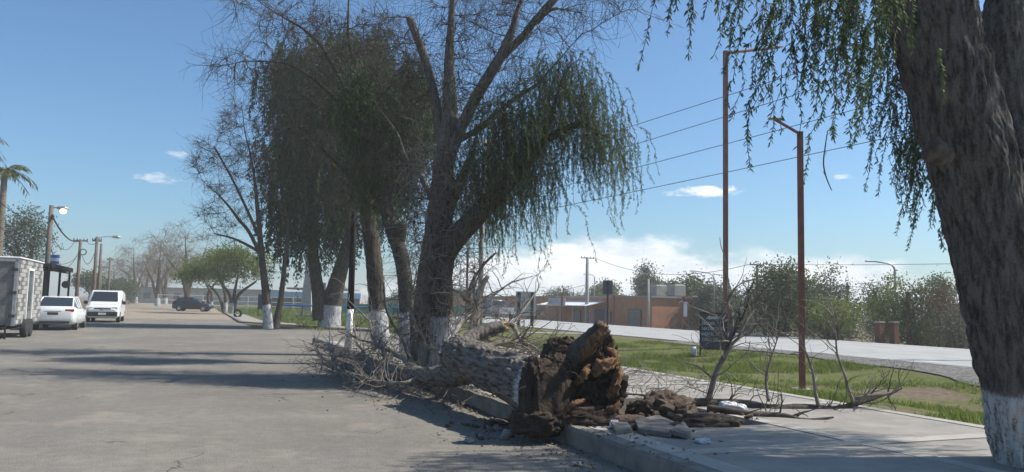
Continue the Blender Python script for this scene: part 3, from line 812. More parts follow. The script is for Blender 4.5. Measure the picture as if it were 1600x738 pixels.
part('knot', mb, M['branch'], t1, True, True, label='rough brown knot of old pruning scars on the trunk')

# pepper tree of the row, its limb reaching right
tC, ml, *_ = make_tree('pepper_tree', 'drooping pepper tree whose dark limb leans right above the fallen trunk', [
    [(692, 590, 16.4, .30), (690, 500, 16.4, .255), (688, 430, 16.4, .24), (702, 385, 16.3, .24), (748, 335, 16.1, .21), (802, 275, 15.9, .18), (846, 225, 15.8, .14), (868, 180, 15.7, .10), (888, 110, 15.7, .05)],
    [(806, 270, 15.9, .10), (795, 220, 16.1, .075), (785, 160, 16.3, .05)],
    [(850, 220, 15.8, .09), (905, 195, 15.6, .065), (950, 215, 15.5, .035)],
    [(688, 430, 16.4, .17), (700, 330, 16.8, .13), (735, 240, 17.2, .09), (760, 180, 17.4, .05)]],
    [(885, 110, 15.7, 50, 45, 46), (915, 175, 15.6, 55, 55, 60), (850, 170, 15.9, 60, 50, 60), (790, 190, 16.4, 60, 60, 60), (945, 215, 15.5, 35, 30, 36), (820, 250, 15.8, 60, 40, 40), (750, 260, 16.8, 50, 60, 40), (790, 300, 16., 50, 30, 24)],
    M['bark_a'], M['branch'], step=.2, kill=.25, r_tip=.006, rmax=.06, seed=7, sides=44, amp=.06,
    foliage=fol_weep(None, 7, 1.2, .062, .0068, 84, .45, .003, .26, extra=130, wind=(.06, 0)))
put_leaves(tC, ml, M['leaf_pepper'])

# bare grey tree beside it
fy = fol_clump(2, .12, .085, .03, frac=.10)
tB, ml, smB, tipB, grB = make_tree('bare_tree', 'tall grey dead tree with split bark just left of the fallen trunk', [
    [(655, 586, 17.1, .34), (664, 520, 17.1, .30), (672, 440, 17.1, .27), (688, 330, 17., .25), (698, 225, 17., .22), (706, 110, 17., .13), (710, 0, 17., .10), (714, -160, 17., .06)],
    [(694, 260, 17., .15), (735, 165, 16.8, .13), (790, 82, 16.6, .115), (815, 20, 16.5, .08), (845, -70, 16.4, .06)],
    [(782, 92, 16.6, .09), (830, 42, 16.4, .075), (868, 2, 16.2, .085), (930, -70, 16., .05)],
    [(838, 36, 16.4, .06), (856, 18, 16.3, .045), (872, 13, 16.2, .035)],
    [(694, 240, 17., .13), (672, 120, 17.2, .10), (640, 28, 17.3, .085)],
    [(700, 230, 17., .08), (760, 195, 16.7, .06), (835, 130, 16.4, .045), (900, 60, 16.1, .03)],
    [(686, 335, 17., .075), (660, 280, 17.3, .06), (630, 235, 17.5, .045), (585, 150, 17.8, .03)]],
    [(700, 30, 17., 60, 90, 40), (790, 20, 16.6, 70, 80, 60), (880, 30, 16.2, 60, 60, 34), (640, 130, 17.3, 60, 70, 50), (600, 60, 17.6, 60, 60, 40), (740, 140, 16.9, 60, 60, 44), (680, 330, 17., 80, 90, 50), (830, 120, 16.3, 60, 40, 30), (620, 240, 17.5, 60, 60, 40), (960, 10, 15.8, 40, 40, 16)],
    M['bark_b'], M['twigd'], step=.2, kill=.25, r_tip=.0095, rmax=.07, seed=13, sides=44, amp=.08, foliage=fy, twig=(2500, .85, .0056, 6, .3, .03), wander=.3)
put_leaves(tB, ml, M['leaf_yellow'])
mb = MB(); r_ = np.random.default_rng(2)
pb = np.array([P(u, v, 16.4 + q) for u, v, q in zip(r_.uniform(630, 740, 950), r_.uniform(220, 530, 950), r_.uniform(-.5, .5, 950))])
twigs(mb, pb, rand_dirs(950, r_, -.1, .7), r_.uniform(.35, 1.2, 950), r_.uniform(.0045, .0095, 950), r_, 8, .34, .05)
part('dead_shoots', mb, M['deadwood'], tB, True, False, kind='stuff')
mb = MB()
for (a, b, w_) in (((640, 470), (648, 585), .10), ((668, 345), (678, 470), .05), ((672, 500), (668, 585), .08), ((697, 230), (690, 330), .04)):
    bark_tube(mb, [P(*a, 16.82), P((a[0] + b[0]) / 2 + 3, (a[1] + b[1]) / 2, 16.78), P(*b, 16.8)], [.02, w_, w_ * .5], 12, 20, .12, int(a[0]), 8.)
mb.att = [a * 0 + 9 for a in mb.att]
part('peeling_bark', mb, M['deadwood'], tB, True, True)

# dark-trunked trees further along the row
tD, ml, *_ = make_tree('dark_tree', 'slim dark tree with a stubby lopped fork between two limewashed trunks', [
    [(640, 566, 20.2, .24), (634, 470, 20.2, .20), (624, 390, 20.2, .19), (604, 335, 20.3, .17), (588, 250, 20.5, .13), (575, 150, 20.7, .08)],
    [(622, 385, 20.2, .14), (628, 365, 20.1, .12), (627, 348, 20., .10)],
    [(598, 315, 20.3, .10), (640, 230, 20.5, .07), (655, 150, 20.6, .04)]],
    [(580, 160, 20.7, 70, 80, 70), (640, 180, 20.5, 60, 80, 50), (600, 260, 20.4, 50, 50, 36)],
    M['bark_a'], M['twigd'], step=.25, kill=.3, seed=17, sides=36, foliage=fol_weep(None, 6, .9, .11, .014, 36, .35, .004, .25, extra=250), twig=(900, .6, .005, 5, .3, .02), wander=.3)
put_leaves(tD, ml, M['leaf_dark'])
tA, ml, *_ = make_tree('bare_tree', 'twiggy limewashed tree with a few yellow leaves spreading left over the street', [
    [(597, 552, 23.2, .29), (590, 470, 23.2, .25), (580, 380, 23.2, .24), (573, 300, 23.2, .21), (566, 200, 23.2, .16), (556, 100, 23.2, .12), (545, -20, 23.2, .07)],
    [(570, 240, 23.2, .10), (520, 150, 22.9, .065), (440, 100, 22.5, .035), (350, 105, 22.2, .025)],
    [(562, 180, 23.2, .08), (500, 70, 22.8, .05), (420, 20, 22.5, .028), (360, -10, 22.3, .02)],
    [(572, 290, 23.2, .12), (610, 190, 23.6, .09), (640, 90, 23.9, .05)],
    [(574, 310, 23.2, .09), (510, 240, 22.9, .06), (450, 200, 22.6, .03)]],
    [(470, 60, 22.6, 90, 60, 80), (400, 110, 22.3, 60, 40, 44), (540, 100, 23., 80, 90, 80), (610, 100, 23.8, 60, 80, 50), (340, 105, 22.2, 30, 25, 14), (500, 200, 22.8, 70, 60, 60), (400, 10, 22.4, 50, 40, 30), (570, 280, 23., 60, 70, 50)],
    M['bark_a'], M['twigd'], step=.25, kill=.3, r_tip=.011, rmax=.075, seed=19, sides=36, foliage=fol_clump(3, .2, .11, .035, frac=.25), twig=(2300, 1.0, .0068, 6, .28, .03), wander=.3)
put_leaves(tA, ml, M['leaf_yellow'])

# big dark pepper tree past the side road
tP, ml, *_ = make_tree('pepper_tree', 'broad dark green pepper tree with forked limewashed trunk past the side road', [
    [(515, 513, 43.8, .66), (520, 470, 43.8, .52), (533, 420, 43.8, .42), (545, 370, 43.8, .36), (550, 280, 43.8, .28), (545, 180, 43.8, .22), (530, 100, 43.8, .1)],
    [(502, 500, 43.7, .5), (498, 450, 43.7, .34), (490, 395, 43.7, .30), (480, 310, 43.5, .22), (470, 220, 43.3, .18), (475, 120, 43.3, .1)],
    [(548, 330, 43.8, .3), (600, 240, 44, .2), (650, 170, 44.5, .1)]],
    [(480, 130, 43.4, 55, 80, 90), (545, 110, 43.8, 80, 75, 110), (465, 230, 43.3, 45, 70, 80), (530, 220, 43.6, 70, 80, 90), (610, 180, 44, 70, 90, 90), (460, 320, 43.2, 30, 50, 50), (520, 310, 43.5, 60, 45, 60), (600, 280, 44, 50, 50, 40)],
    M['bark_a'], M['branch'], step=.5, kill=.6, r_tip=.012, rmax=.2, seed=23, sides=36, ring=.12,
    foliage=fol_weep(None, 8, 2.4, .22, .034, 24, .9, .007, .6, extra=500))
put_leaves(tP, ml, M['leaf_dark'])

# bare tree with twin limewashed trunks at the far corner
tE, ml, *_ = make_tree('bare_tree', 'bare spreading tree with twin limewashed trunks at the far corner', [
    [(420, 514, 41, .30), (416, 470, 41, .21), (411, 430, 41, .18), (407, 400, 41, .16), (402, 340, 41, .12), (388, 240, 41, .07), (378, 160, 41, .04)],
    [(430, 512, 41.1, .22), (438, 470, 41.2, .14), (443, 420, 41.3, .12), (448, 360, 41.5, .09), (440, 270, 41.8, .07)],
    [(410, 405, 41, .11), (383, 352, 40.7, .085), (345, 312, 40.4, .055), (315, 280, 40.2, .04)],
    [(405, 370, 41, .09), (368, 290, 40.8, .06), (335, 230, 40.5, .05)],
    [(408, 395, 41, .09), (370, 375, 40.6, .06), (335, 365, 40.3, .03)]],
    [(345, 270, 40.5, 50, 55, 90), (375, 200, 40.9, 40, 60, 70), (340, 345, 40.4, 40, 35, 50), (405, 230, 41, 35, 70, 50), (390, 310, 40.9, 40, 60, 50), (315, 250, 40.3, 25, 40, 20)],
    M['bark_a'], M['twigd'], step=.4, kill=.5, r_tip=.010, rmax=.11, seed=29, sides=24, ring=.1, foliage=fol_clump(2, .2, .14, .05, frac=.12), twig=(2000, .9, .009, 5, .25, 0.), wander=.28)
put_leaves(tE, ml, M['leaf_yellow'])

# bushy light green trees
def bush_tree(name, label, u, v, D, stems, blobs, m, seed, per=26, sig=.35, L=.16, Wd=.05, bark='bark_far', group=None, step=.5, frac=1., r0=.22):
    polys = []
    for i, (u1, v1, u2, v2) in enumerate(stems):
        polys.append([(u + (u1 - u) * .12 * (i > 0), v, D, r0 if i == 0 else r0 * .8), (u1, v1, D + .3 * i, r0 * .7), (u2, v2, D + .3 * i, r0 * .4)])
    t, ml, *_ = make_tree(name, label, polys, [(a, b, D, c, d, n) for a, b, c, d, n in blobs], M[bark], M['twigd'], step=step, kill=step * 1.2, r_tip=.012, rmax=.1, seed=seed, sides=14, ring=.25,
                          foliage=fol_clump(int(per * 2.), sig, L, Wd, frac=frac, extra=80), group=group, wander=.2)
    put_leaves(t, ml, m)
    return t
bush_tree('small_tree', 'light green round tree with limewashed trunk and a tyre at its foot', 363, 493, 74, [(360, 465, 345, 440), (372, 462, 400, 440), (366, 460, 372, 430)], [(392, 418, 34, 22, 60), (352, 415, 40, 24, 70), (372, 400, 34, 18, 40)], M['leaf_lime'], 31, 30, .42, .2, .06)
bush_tree('small_tree', 'light green spreading tree just behind the one with the tyre', 352, 492, 77, [(352, 460, 345, 440), (342, 462, 325, 445)], [(318, 422, 36, 18, 60), (345, 408, 30, 18, 40), (290, 425, 22, 14, 30)], M['leaf_lime'], 32, 28, .42, .2, .06)
bush_tree('small_tree', 'slender greenish tree with a limewashed foot beside the dark hatchback', 328, 487, 92, [(331, 462, 322, 445), (325, 460, 338, 440)], [(330, 425, 30, 18, 50), (310, 418, 26, 16, 40)], M['leaf_lime'], 33, 16, .5, .22, .07)

def far_bare(label, u, v, D, top, halfw, seed, lean=0, low=None, stems=2):
    mid = (v + top) / 2; sp = halfw * .35
    polys = [[(u, v, D, .42), (u + lean * .2, v - (v - top) * .28, D, .30), (u + lean * .5, mid, D, .2), (u + lean, top + (v - top) * .15, D, .06)]]
    for k in range(stems):
        sg = -1 if k % 2 == 0 else 1
        polys.append([(u + sg * 1, v - (v - top) * (.1 + .06 * k), D, .26), (u + sg * sp * .7, v - (v - top) * .38, D + sg, .17), (u + sg * sp * 1.6 + lean * .6, mid - 6 * k, D + sg, .1), (u + sg * sp * 2.2 + lean, top + (v - top) * .3, D, .04)])
    h = (v - top)
    make_out = make_tree('bare_tree', label, polys, [(u + lean * .6, top + h * .38, D, halfw, h * .34, 110), (u - halfw * .5, top + h * .5, D, halfw * .6, h * .2, 40), (u + halfw * .5, top + h * .5, D, halfw * .6, h * .2, 40)],
                         M['bark_far'], M['twig'], step=.6, kill=.75, r_tip=.016, rmax=.16, seed=seed, sides=12, ring=.4, twig=(1000, 1.5, .017, 4, .22, 0.), group='bare trees along the left of the far street', wander=.25)
    return make_out[0]
far_bare('bare brown tree with three trunks directly behind the dark hatchback', 293, 480, 100, 335, 48, 41, -5)
far_bare('bare brown tree with a low fork left of the dark hatchback', 246, 478, 118, 362, 38, 42, 6)
far_bare('thin bare tree third from the dark hatchback along the far street', 258, 476, 135, 372, 32, 43, 3, stems=1)
far_bare('hazy bare tree at the far bend of the dirt road', 212, 474, 150, 366, 36, 44, -4)
far_bare('small hazy bare tree leaning over the end of the dirt road', 228, 474, 165, 390, 28, 45, 6, stems=1)
far_bare('faint bare tree left of the dirt road beyond the van', 178, 470, 170, 400, 26, 46, 0, stems=1)

# left side greenery
bush_tree('leafy_tree', 'airy pale green tree rising behind the trailer', 36, 470, 58, [(34, 420, 25, 375), (45, 415, 55, 370), (30, 410, 8, 380)], [(32, 362, 40, 34, 110), (20, 395, 26, 18, 30), (55, 385, 20, 26, 40), (5, 375, 24, 26, 30)], M['leaf_grey'], 51, 26, .5, .16, .05, step=.45)
bush_tree('shrub', 'low hazy green shrub behind the left utility poles', 140, 472, 120, [(140, 460, 135, 448), (146, 460, 152, 450)], [(138, 440, 26, 14, 50), (165, 450, 20, 12, 30)], M['leaf_mid'], 52, 30, .6, .3, .1, group='far shrubs left of the street')
bush_tree('shrub', 'hazy green shrub right of the parked white van', 192, 474, 140, [(192, 462, 188, 452), (196, 462, 202, 455)], [(195, 450, 18, 14, 40)], M['leaf_mid'], 53, 30, .6, .3, .1, group='far shrubs left of the street')
bush_tree('shrub', 'hazy low bushes around the far bare tree trunks', 225, 476, 185, [(225, 468, 220, 460), (232, 468, 240, 460)], [(230, 460, 34, 10, 50)], M['leaf_grey'], 54, 24, .8, .35, .12, group='far shrubs left of the street')

# trees beyond the highway, ground there lies lower
def back_tree(name, label, u, D, top, halfw, m, seed, per=26, sig=.32, L=.15, Wd=.045, low=.25, n=90, squ=None, step=.4, frac=1., r0=.14, bark='branch'):
    pb = None; x = (u - 800) / F * D
    zb = gz(x, D); v = 465
    for _ in range(8):
        q = P(u, v, D); v += (q[2] - zb) / D * F
    h = v - top
    polys = [[(u, v + 2, D, r0), (u + 1, v - h * .35, D, r0 * .8), (u - halfw * .1, top + h * .3, D, r0 * .35)], [(u + 1, v - h * .2, D, r0 * .6), (u + halfw * .4, top + h * .4, D + .3, r0 * .25)], [(u, v - h * .15, D, r0 * .6), (u - halfw * .5, top + h * .42, D - .3, r0 * .25)]]
    hh = h * (1 - low) / 2
    t, ml, *_ = make_tree(name, label, polys, [(u, top + hh, D, halfw, hh, n), (u - halfw * .45, top + hh * 1.1, D, halfw * .55, hh * .7, n // 3), (u + halfw * .4, top + hh * 1.2, D, halfw * .55, hh * .6, n // 3)],
                          M[bark], M['twigd'], step=step, kill=step * 1.2, r_tip=.010, rmax=.08, seed=seed, sides=10, ring=.3, foliage=fol_clump(int(per * 2.6), sig * 1.15, L, Wd, frac=frac, extra=140), group='trees beyond the highway', wander=.22)
    put_leaves(t, ml, m); return t
back_tree('roadside_tree', 'wide dark green thicket tree left of the nearer red lamp post', 1225, 44, 412, 52, M['leaf_mid'], 61, 34, .34, .15, .045, .0, 150)
back_tree('roadside_tree', 'dusty green thicket tree right behind the shorter red post', 1292, 47, 418, 50, M['leaf_grey'], 62, 30, .34, .14, .04, .0, 140)
back_tree('roadside_tree', 'small bright green tree in front of the grey house', 1308, 41, 462, 40, M['leaf_lime'], 63, 26, .26, .13, .04, .2, 90)
back_tree('roadside_tree', 'dark twiggy tree top poking above the thicket', 1195, 50, 408, 26, M['leaf_mid'], 64, 10, .3, .14, .04, .1, 60)
back_tree('roadside_tree', 'dark conical evergreen just right of the tall conifer', 1052, 78, 437, 22, M['leaf_mid'], 65, 34, .45, .26, .07, .0, 80)
back_tree('roadside_tree', 'dark green double-crowned tree behind the white banner', 1082, 74, 436, 28, M['leaf_mid'], 66, 34, .45, .26, .07, .0, 90)
back_tree('roadside_tree', 'greyish green tree between white banner and tall red post', 1118, 70, 440, 30, M['leaf_grey'], 67, 32, .45, .24, .07, .0, 90)
back_tree('roadside_tree', 'pale green bush low behind the dark blue signboard', 1150, 66, 452, 30, M['leaf_grey'], 68, 32, .4, .22, .06, .0, 80)
back_tree('conifer', 'tall feathery conifer standing above the orange building', 1010, 95, 411, 16, M['leaf_grey'], 69, 22, .45, .3, .07, .05, 90)
back_tree('roadside_tree', 'hazy grey green tree right of the tall conifer', 1030, 98, 440, 24, M['leaf_grey'], 70, 26, .5, .3, .08, .0, 60)
back_tree('roadside_tree', 'round hazy tree behind the orange building left of the power pole', 878, 125, 452, 24, M['leaf_mid'], 71, 26, .6, .35, .1, .0, 60)
back_tree('roadside_tree', 'larger hazy tree behind the orange building right of the power pole', 940, 120, 446, 34, M['leaf_mid'], 72, 26, .6, .35, .1, .0, 80)
back_tree('roadside_tree', 'light green open tree beside the curved street lamp', 1398, 44, 430, 34, M['leaf_lime'], 73, 16, .26, .14, .045, .15, 90, frac=.8)
back_tree('roadside_tree', 'dense green tree right behind the lone red lamp', 1430, 42, 445, 30, M['leaf_mid'], 74, 26, .28, .14, .04, .05, 90)
back_tree('roadside_tree', 'rusty leaved tree beside the leaning trunk', 1482, 40, 438, 34, M['leaf_red'], 75, 18, .26, .12, .035, .1, 100)
back_tree('roadside_tree', 'dark pointed evergreen behind the rusty leaved tree', 1468, 50, 428, 26, M['leaf_mid'], 76, 34, .3, .16, .045, .0, 80)
back_tree('roadside_tree', 'yellow green bush under the rusty leaved tree', 1500, 37, 478, 26, M['leaf_grey'], 77, 24, .24, .12, .035, .1, 60)
back_tree('roadside_tree', 'dark green tree behind the light open tree', 1372, 58, 440, 22, M['leaf_mid'], 78, 26, .34, .18, .05, .0, 60)
back_tree('roadside_tree', 'dark tree hidden behind the leaning trunk', 1560, 40, 440, 34, M['leaf_mid'], 79, 20, .3, .14, .04, .1, 80)
back_tree('roadside_tree', 'hazy far tree seen under the drooping pepper branches', 720, 130, 455, 30, M['leaf_grey'], 80, 24, .6, .35, .1, .0, 60)
back_tree('roadside_tree', 'hazy far tree behind the limewashed trunks', 640, 135, 452, 34, M['leaf_mid'], 81, 24, .6, .35, .1, .0, 60)

# ------------------------------------------------------------------ the fallen tree
def lump(mb, c, rad, seed, amp=.25, freq=2.2, nu=44, nv=30, flat=None, ridge=.5, rz=0., zmin=None, boxy=.8):
    th = np.linspace(0, 2 * math.pi, nu, endpoint=False); ph = np.linspace(.03, math.pi - .03, nv)
    d = np.stack([np.sin(ph)[:, None] * np.cos(th)[None], np.sin(ph)[:, None] * np.sin(th)[None], np.cos(ph)[:, None] * np.ones((1, nu))], -1)
    n1 = fbm(d * freq + seed, 5, seed, .58); n2 = 1 - np.abs(fbm(d * freq * 2.1 + seed * 3, 4, seed + 7, .6)) * 2
    k = 1 + amp * (n1 + ridge * (n2 - .6))
    e = np.sign(d) * np.abs(d) ** boxy
    V = e * k[..., None] * np.asarray(rad, float)
    if rz:
        cs, sn = math.cos(rz), math.sin(rz); V = np.stack([V[..., 0] * cs - V[..., 1] * sn, V[..., 0] * sn + V[..., 1] * cs, V[..., 2]], -1)
    V = V + np.asarray(c, float)
    if zmin is not None: V[..., 2] = np.maximum(V[..., 2], zmin)
    i = np.arange(nv - 1)[:, None] * nu; j = np.arange(nu)[None]; j2 = (j + 1) % nu
    Fq = np.stack([i + j, i + nu + j, i + nu + j2, i + j2], -1).reshape(-1, 4)
    mb.add(V.reshape(-1, 3), [Fq, [np.arange(nu)], [(nv - 1) * nu + np.arange(nu)[::-1]]])
    return V.reshape(-1, 3)

fall = thing('fallen_tree', 'uprooted dead tree lying across the kerb with its soil-caked root plate upright', 'tree', ST(8.6, 4.6, KZ))
mb = MB(); V1 = lump(mb, P(851, 622, 9.4), (.285, .15, .47), 3, .30, 2.6, 110, 84, ridge=.45, rz=.45, zmin=.06, boxy=.55); lump(mb, P(836, 660, 9.3), (.27, .2, .14), 5, .45, 3, 60, 40, zmin=.05); lump(mb, P(870, 575, 9.5), (.17, .14, .15), 6, .5, 3, 50, 40)
part('soil_face', mb, M['soil'], fall, True, True, label='smooth dark brown soil face at the front of the root plate')
mb = MB(); V2 = lump(mb, P(920, 602, 9.85), (.31, .26, .47), 8, .62, 3.1, 150, 120, ridge=1.2, zmin=.06, boxy=.7); lump(mb, P(944, 592, 9.75), (.14, .14, .19), 18, .6, 3, 70, 56, ridge=1.1); lump(mb, P(902, 560, 9.85), (.18, .16, .17), 19, .6, 3, 60, 48, ridge=1.1)
V3 = lump(mb, P(905, 655, 9.55), (.42, .25, .15), 12, .4, 2.4, 60, 40, zmin=.06)
V4 = lump(mb, P(880, 560, 9.8), (.24, .2, .24), 15, .45, 2.4, 60, 44)
rp = part('root_plate', mb, M['soil'], fall, True, True)
r_ = np.random.default_rng(77)
mb = MB()
for k in range(130):
    src = (V1, V2, V2, V4)[k % 4]; p0 = src[r_.integers(len(src))]
    if p0[2] < .12: continue
    cc = (P(852, 618, 9.35), P(918, 600, 9.85), P(918, 600, 9.85), P(880, 560, 9.8))[k % 4]
    d = (p0 - cc); d /= np.linalg.norm(d) + 1e-6; L = r_.uniform(.06, .30); n = 6; pts = [p0 - d * .05]
    for q in range(n):
        d = d + r_.normal(0, .35, 3) + [0, 0, -.12]; d /= np.linalg.norm(d); pts.append(pts[-1] + d * L / n)
    rr = r_.choice([.003, .005, .010, .018], p=[.4, .35, .18, .07])
    mb.tube(pts, np.linspace(rr, rr * .3, len(pts)), 5, cap=False)
part('rootlets', mb, M['twig'], rp, True, True, kind='stuff')
def limb(name, pl, m, k=24, amp=.1, seed=5, ragged=0., lab=None, furrow=9., parent=fall, ring=.02, lump_=.12):
    mb = MB(); p = [P(u, v, D) for u, v, D, _ in pl]; L = np.linalg.norm(np.diff(np.array(p), axis=0), axis=1).sum()
    bark_tube(mb, p, [q[3] for q in pl], k, max(6, int(L / ring)), amp, seed, furrow, lump_, ragged); return part(name, mb, m, parent, True, True, label=lab)
# torn wood showing through the soil on the lit side
for i, (pl, sd) in enumerate(((((905, 562, 9.55, .05), (918, 548, 9.52, .085), (930, 536, 9.5, .03)), 4), (((925, 585, 9.5, .05), (942, 572, 9.5, .08), (962, 562, 9.6, .05)), 5), (((950, 620, 9.6, .04), (962, 600, 9.55, .07), (966, 575, 9.6, .04)), 6),
                            (((880, 645, 9.3, .02), (895, 632, 9.25, .045), (912, 626, 9.3, .02)), 7), (((940, 650, 9.5, .03), (958, 640, 9.45, .06), (969, 630, 9.5, .03)), 8), (((900, 600, 9.5, .03), (912, 585, 9.42, .06), (920, 570, 9.5, .03)), 9), (((945, 545, 9.7, .03), (958, 552, 9.65, .05), (964, 570, 9.7, .03)), 10))):
    limb('torn_root', pl, M['wood'], 22, .6, sd, lump_=.75, ragged=.05)
limb('root_stub', ((880, 580, 9.7, .14), (910, 545, 9.6, .13), (944, 510, 9.5, .105)), M['branch'], 26, .14, 44, .04, 'thick broken root pointing up from the top of the root plate')
mb = MB(); a, b = P(915, 550, 9.47), P(946, 508, 9.40); w_ = np.array([.055, 0.0, .02]); n_ = np.array([.25, -.9, .2]) * .02
bark_tube(mb, [a, (a + b) / 2 + n_, b], [.04, .078, .065], 20, 26, .4, 8, 7., .5, .03)
mb.att = [q * 0 + 9 for q in mb.att]
part('split_wood', mb, M['wood'], fall, True, True, label='orange brown split wood on the broken root')
limb('trunk', ((862, 615, 9.7, .37), (818, 598, 10.3, .33), (770, 577, 11.2, .315), (735, 562, 12.0, .31), (712, 552, 12.5, .29)), M['bark_log'], 120, .10, 21, .14, 'grey deeply furrowed fallen trunk limewashed near its roots', 13., ring=.014)
limb('lower_limb', ((735, 575, 12.1, .24), (712, 586, 12.6, .19), (670, 588, 13.3, .16), (620, 583, 14.4, .14), (572, 578, 15.6, .11), (535, 572, 16.8, .06)), M['bark_log'], 44, .10, 23, .05, 'grey limb of the fallen tree lying along the kerb').data.attributes['along'].data.foreach_set('value', np.full(44 * max(6, int(0)) , 9.) if False else np.full(len(bpy.data.objects['lower_limb'].data.vertices), 9., np.float32))
limb('broken_limb', ((722, 545, 12.6, .13), (735, 528, 13., .12), (760, 516, 13.2, .11), (786, 510, 13.3, .095)), M['bark_b'], 26, .12, 27, .05, 'snapped limb with a fresh orange break above the trunk')
bpy.data.objects['broken_limb'].data.attributes['along'].data.foreach_set('value', np.full(len(bpy.data.objects['broken_limb'].data.vertices), 9., np.float32))
mb = MB(); r_ = np.random.default_rng(8)
for k in range(26):
    p0 = P(783 + r_.uniform(-3, 3), 510 + r_.uniform(-7, 7), 13.3 + r_.uniform(-.07, .07)); e = P(792 + r_.uniform(-2, 7), 511 + r_.uniform(-9, 9), 13.27)
    mb.tube([p0, (p0 + e) / 2, e], [.026, .020, .003], 5)
part('fresh_break', mb, M['freshwood'], fall, True, False, label='fresh orange splinters at the snapped end')

def dead_branch(parent, name, pl, m, seed, sub=14, L=.9, rad=.008, curl=.3, up=.1, k=8, sub2=2.0):
    """a lying dead branch with curved side shoots"""
    r = np.random.default_rng(seed); dk = .935 if parent.name.startswith('fallen_branch') else 1.
    p, rr, x = smooth_path([P(u, v, D * dk) for u, v, D, _ in pl], [q[3] for q in pl], 24)
    p = p + fbm(np.stack([x * 2, x * 0 + seed, x * 0], -1), 3, seed)[:, None] * np.array([.05, .05, .04]) * 1.
    mb = MB(); mb.tube(p, rr, k, cap=True)
    i = r.integers(4, 24, sub); d = p[np.minimum(i, 23)] - p[np.minimum(i, 23) - 1]; d /= np.linalg.norm(d, axis=1)[:, None]
    pts = twigs(mb, p[i], d * .7 + rand_dirs(sub, r, up) * .9, L * r.uniform(.35, 1.2, sub), rad * r.uniform(.7, 1.5, sub), r, 8, curl, -.02, 4)
    n2 = int(sub * sub2); q = r.integers(0, sub, n2); kk = r.integers(2, 8, n2)
    twigs(mb, pts[q, kk], (pts[q, kk] - pts[q, kk - 1]) / (L / 8) + rand_dirs(n2, r, up) * .8, L * .45 * r.uniform(.3, 1.2, n2), np.full(n2, rad * .55), r, 6, curl, 0., 3)
    return part(name, mb, m, parent, True, True)
# dead crown of the fallen tree, spread left along the kerb and right behind the trunk
pile = [((640, 590, 13.6, .06), (600, 575, 15, .05), (560, 560, 17, .04), (520, 555, 19, .02)), ((620, 585, 14.2, .05), (580, 592, 14.6, .04), (540, 590, 15.2, .03), (500, 560, 17.5, .015)),
        ((650, 575, 14.2, .05), (610, 550, 16, .04), (565, 530, 19, .025), (530, 520, 22, .015)), ((600, 582, 15, .04), (570, 555, 17, .035), (555, 520, 18.5, .02), (550, 490, 19, .01)),
        ((590, 580, 15.5, .045), (545, 570, 17, .035), (500, 552, 19.5, .02), (478, 545, 21, .01)), ((655, 590, 13.4, .04), (630, 600, 13.2, .035), (600, 598, 13.5, .025), (565, 592, 14.2, .012)),
        ((640, 560, 15.4, .04), (625, 525, 16, .03), (605, 490, 16.6, .02), (600, 455, 17, .01)), ((700, 545, 13.2, .05), (725, 500, 14.2, .04), (760, 470, 15, .03), (800, 440, 15.8, .012)),
        ((740, 535, 13., .05), (775, 520, 13.6, .04), (805, 500, 14, .03), (835, 460, 14.6, .012)), ((760, 540, 12.8, .05), (800, 535, 13.2, .04), (830, 545, 13.4, .03), (850, 560, 13.4, .012)),
        ((770, 520, 13.4, .04), (800, 505, 13.6, .05), (815, 530, 13.4, .03), (835, 555, 13., .012)), ((720, 535, 13.4, .04), (770, 545, 13.4, .035), (820, 555, 13.2, .025), (850, 575, 12.8, .012)),
        ((690, 560, 13.6, .04), (660, 530, 15, .03), (640, 480, 15.6, .02), (650, 430, 15.8, .01)), ((610, 575, 14.6, .04), (590, 540, 16.5, .03), (575, 500, 18, .02), (545, 470, 18.5, .01)),
        ((575, 590, 14.8, .03), (555, 600, 14.2, .02), (530, 580, 15.5, .02), (515, 545, 17, .01)), ((745, 530, 13.6, .035), (750, 490, 14.4, .03), (742, 450, 15, .022), (752, 420, 15.4, .01))]
for i, pl in enumerate(pile):
    dead_branch(fall, 'dead_branch', pl, M['deadwood'] if i % 3 else M['twig'], 100 + i, 30, .85, .0085, .32, .22)
r_ = np.random.default_rng(31); mb = MB()
n = 900; u_ = r_.uniform(490, 700, n); q = np.array([ST(s, t, 0) for s, t in zip(r_.uniform(11.5, 21, n), 4.3 + r_.normal(0, .75, n))])
s_q = np.array([to_st(p) for p in q]); q[:, 2] = np.where(s_q[:, 1] > 4.06, KZ, 0) + np.abs(r_.normal(0, .10, n)) + .01
twigs(mb, q, rand_dirs(n, r_, .12, .5), r_.uniform(.2, .9, n), r_.uniform(.003, .008, n), r_, 7, .3, .03, 3)
n = 420; q = np.array([ST(s, t, 0) for s, t in zip(r_.uniform(10.5, 16, n), r_.uniform(5.2, 9, n))]); q[:, 2] = KZ + np.abs(r_.normal(0, .10, n)) + .01
twigs(mb, q, rand_dirs(n, r_, .15, .5), r_.uniform(.2, .9, n), r_.uniform(.003, .008, n), r_, 7, .3, .02, 3)
single('twig_litter', mb, M['deadwood'], 'tangled heap of thin grey twigs round the foot of the trees', 'twigs', kind='stuff')
mb = MB(); n = 3600; s_ = np.concatenate([r_.uniform(11, 22, 3000), r_.uniform(6, 12, 600)]); t_ = np.concatenate([4.2 + r_.normal(0, .8, 3000), 4.0 + r_.normal(0, .4, 600)])
c = np.stack([s_ * DS[0] + t_ * DN[0], s_ * DS[1] + t_ * DN[1], np.where(t_ > 4.06, KZ, 0) + .006 + r_.uniform(0, .02, n)], 1)
leaves(mb, c, rand_dirs(n, r_, 0, .12), r_.uniform(.02, .07, n), r_.uniform(.006, .018, n), r_)
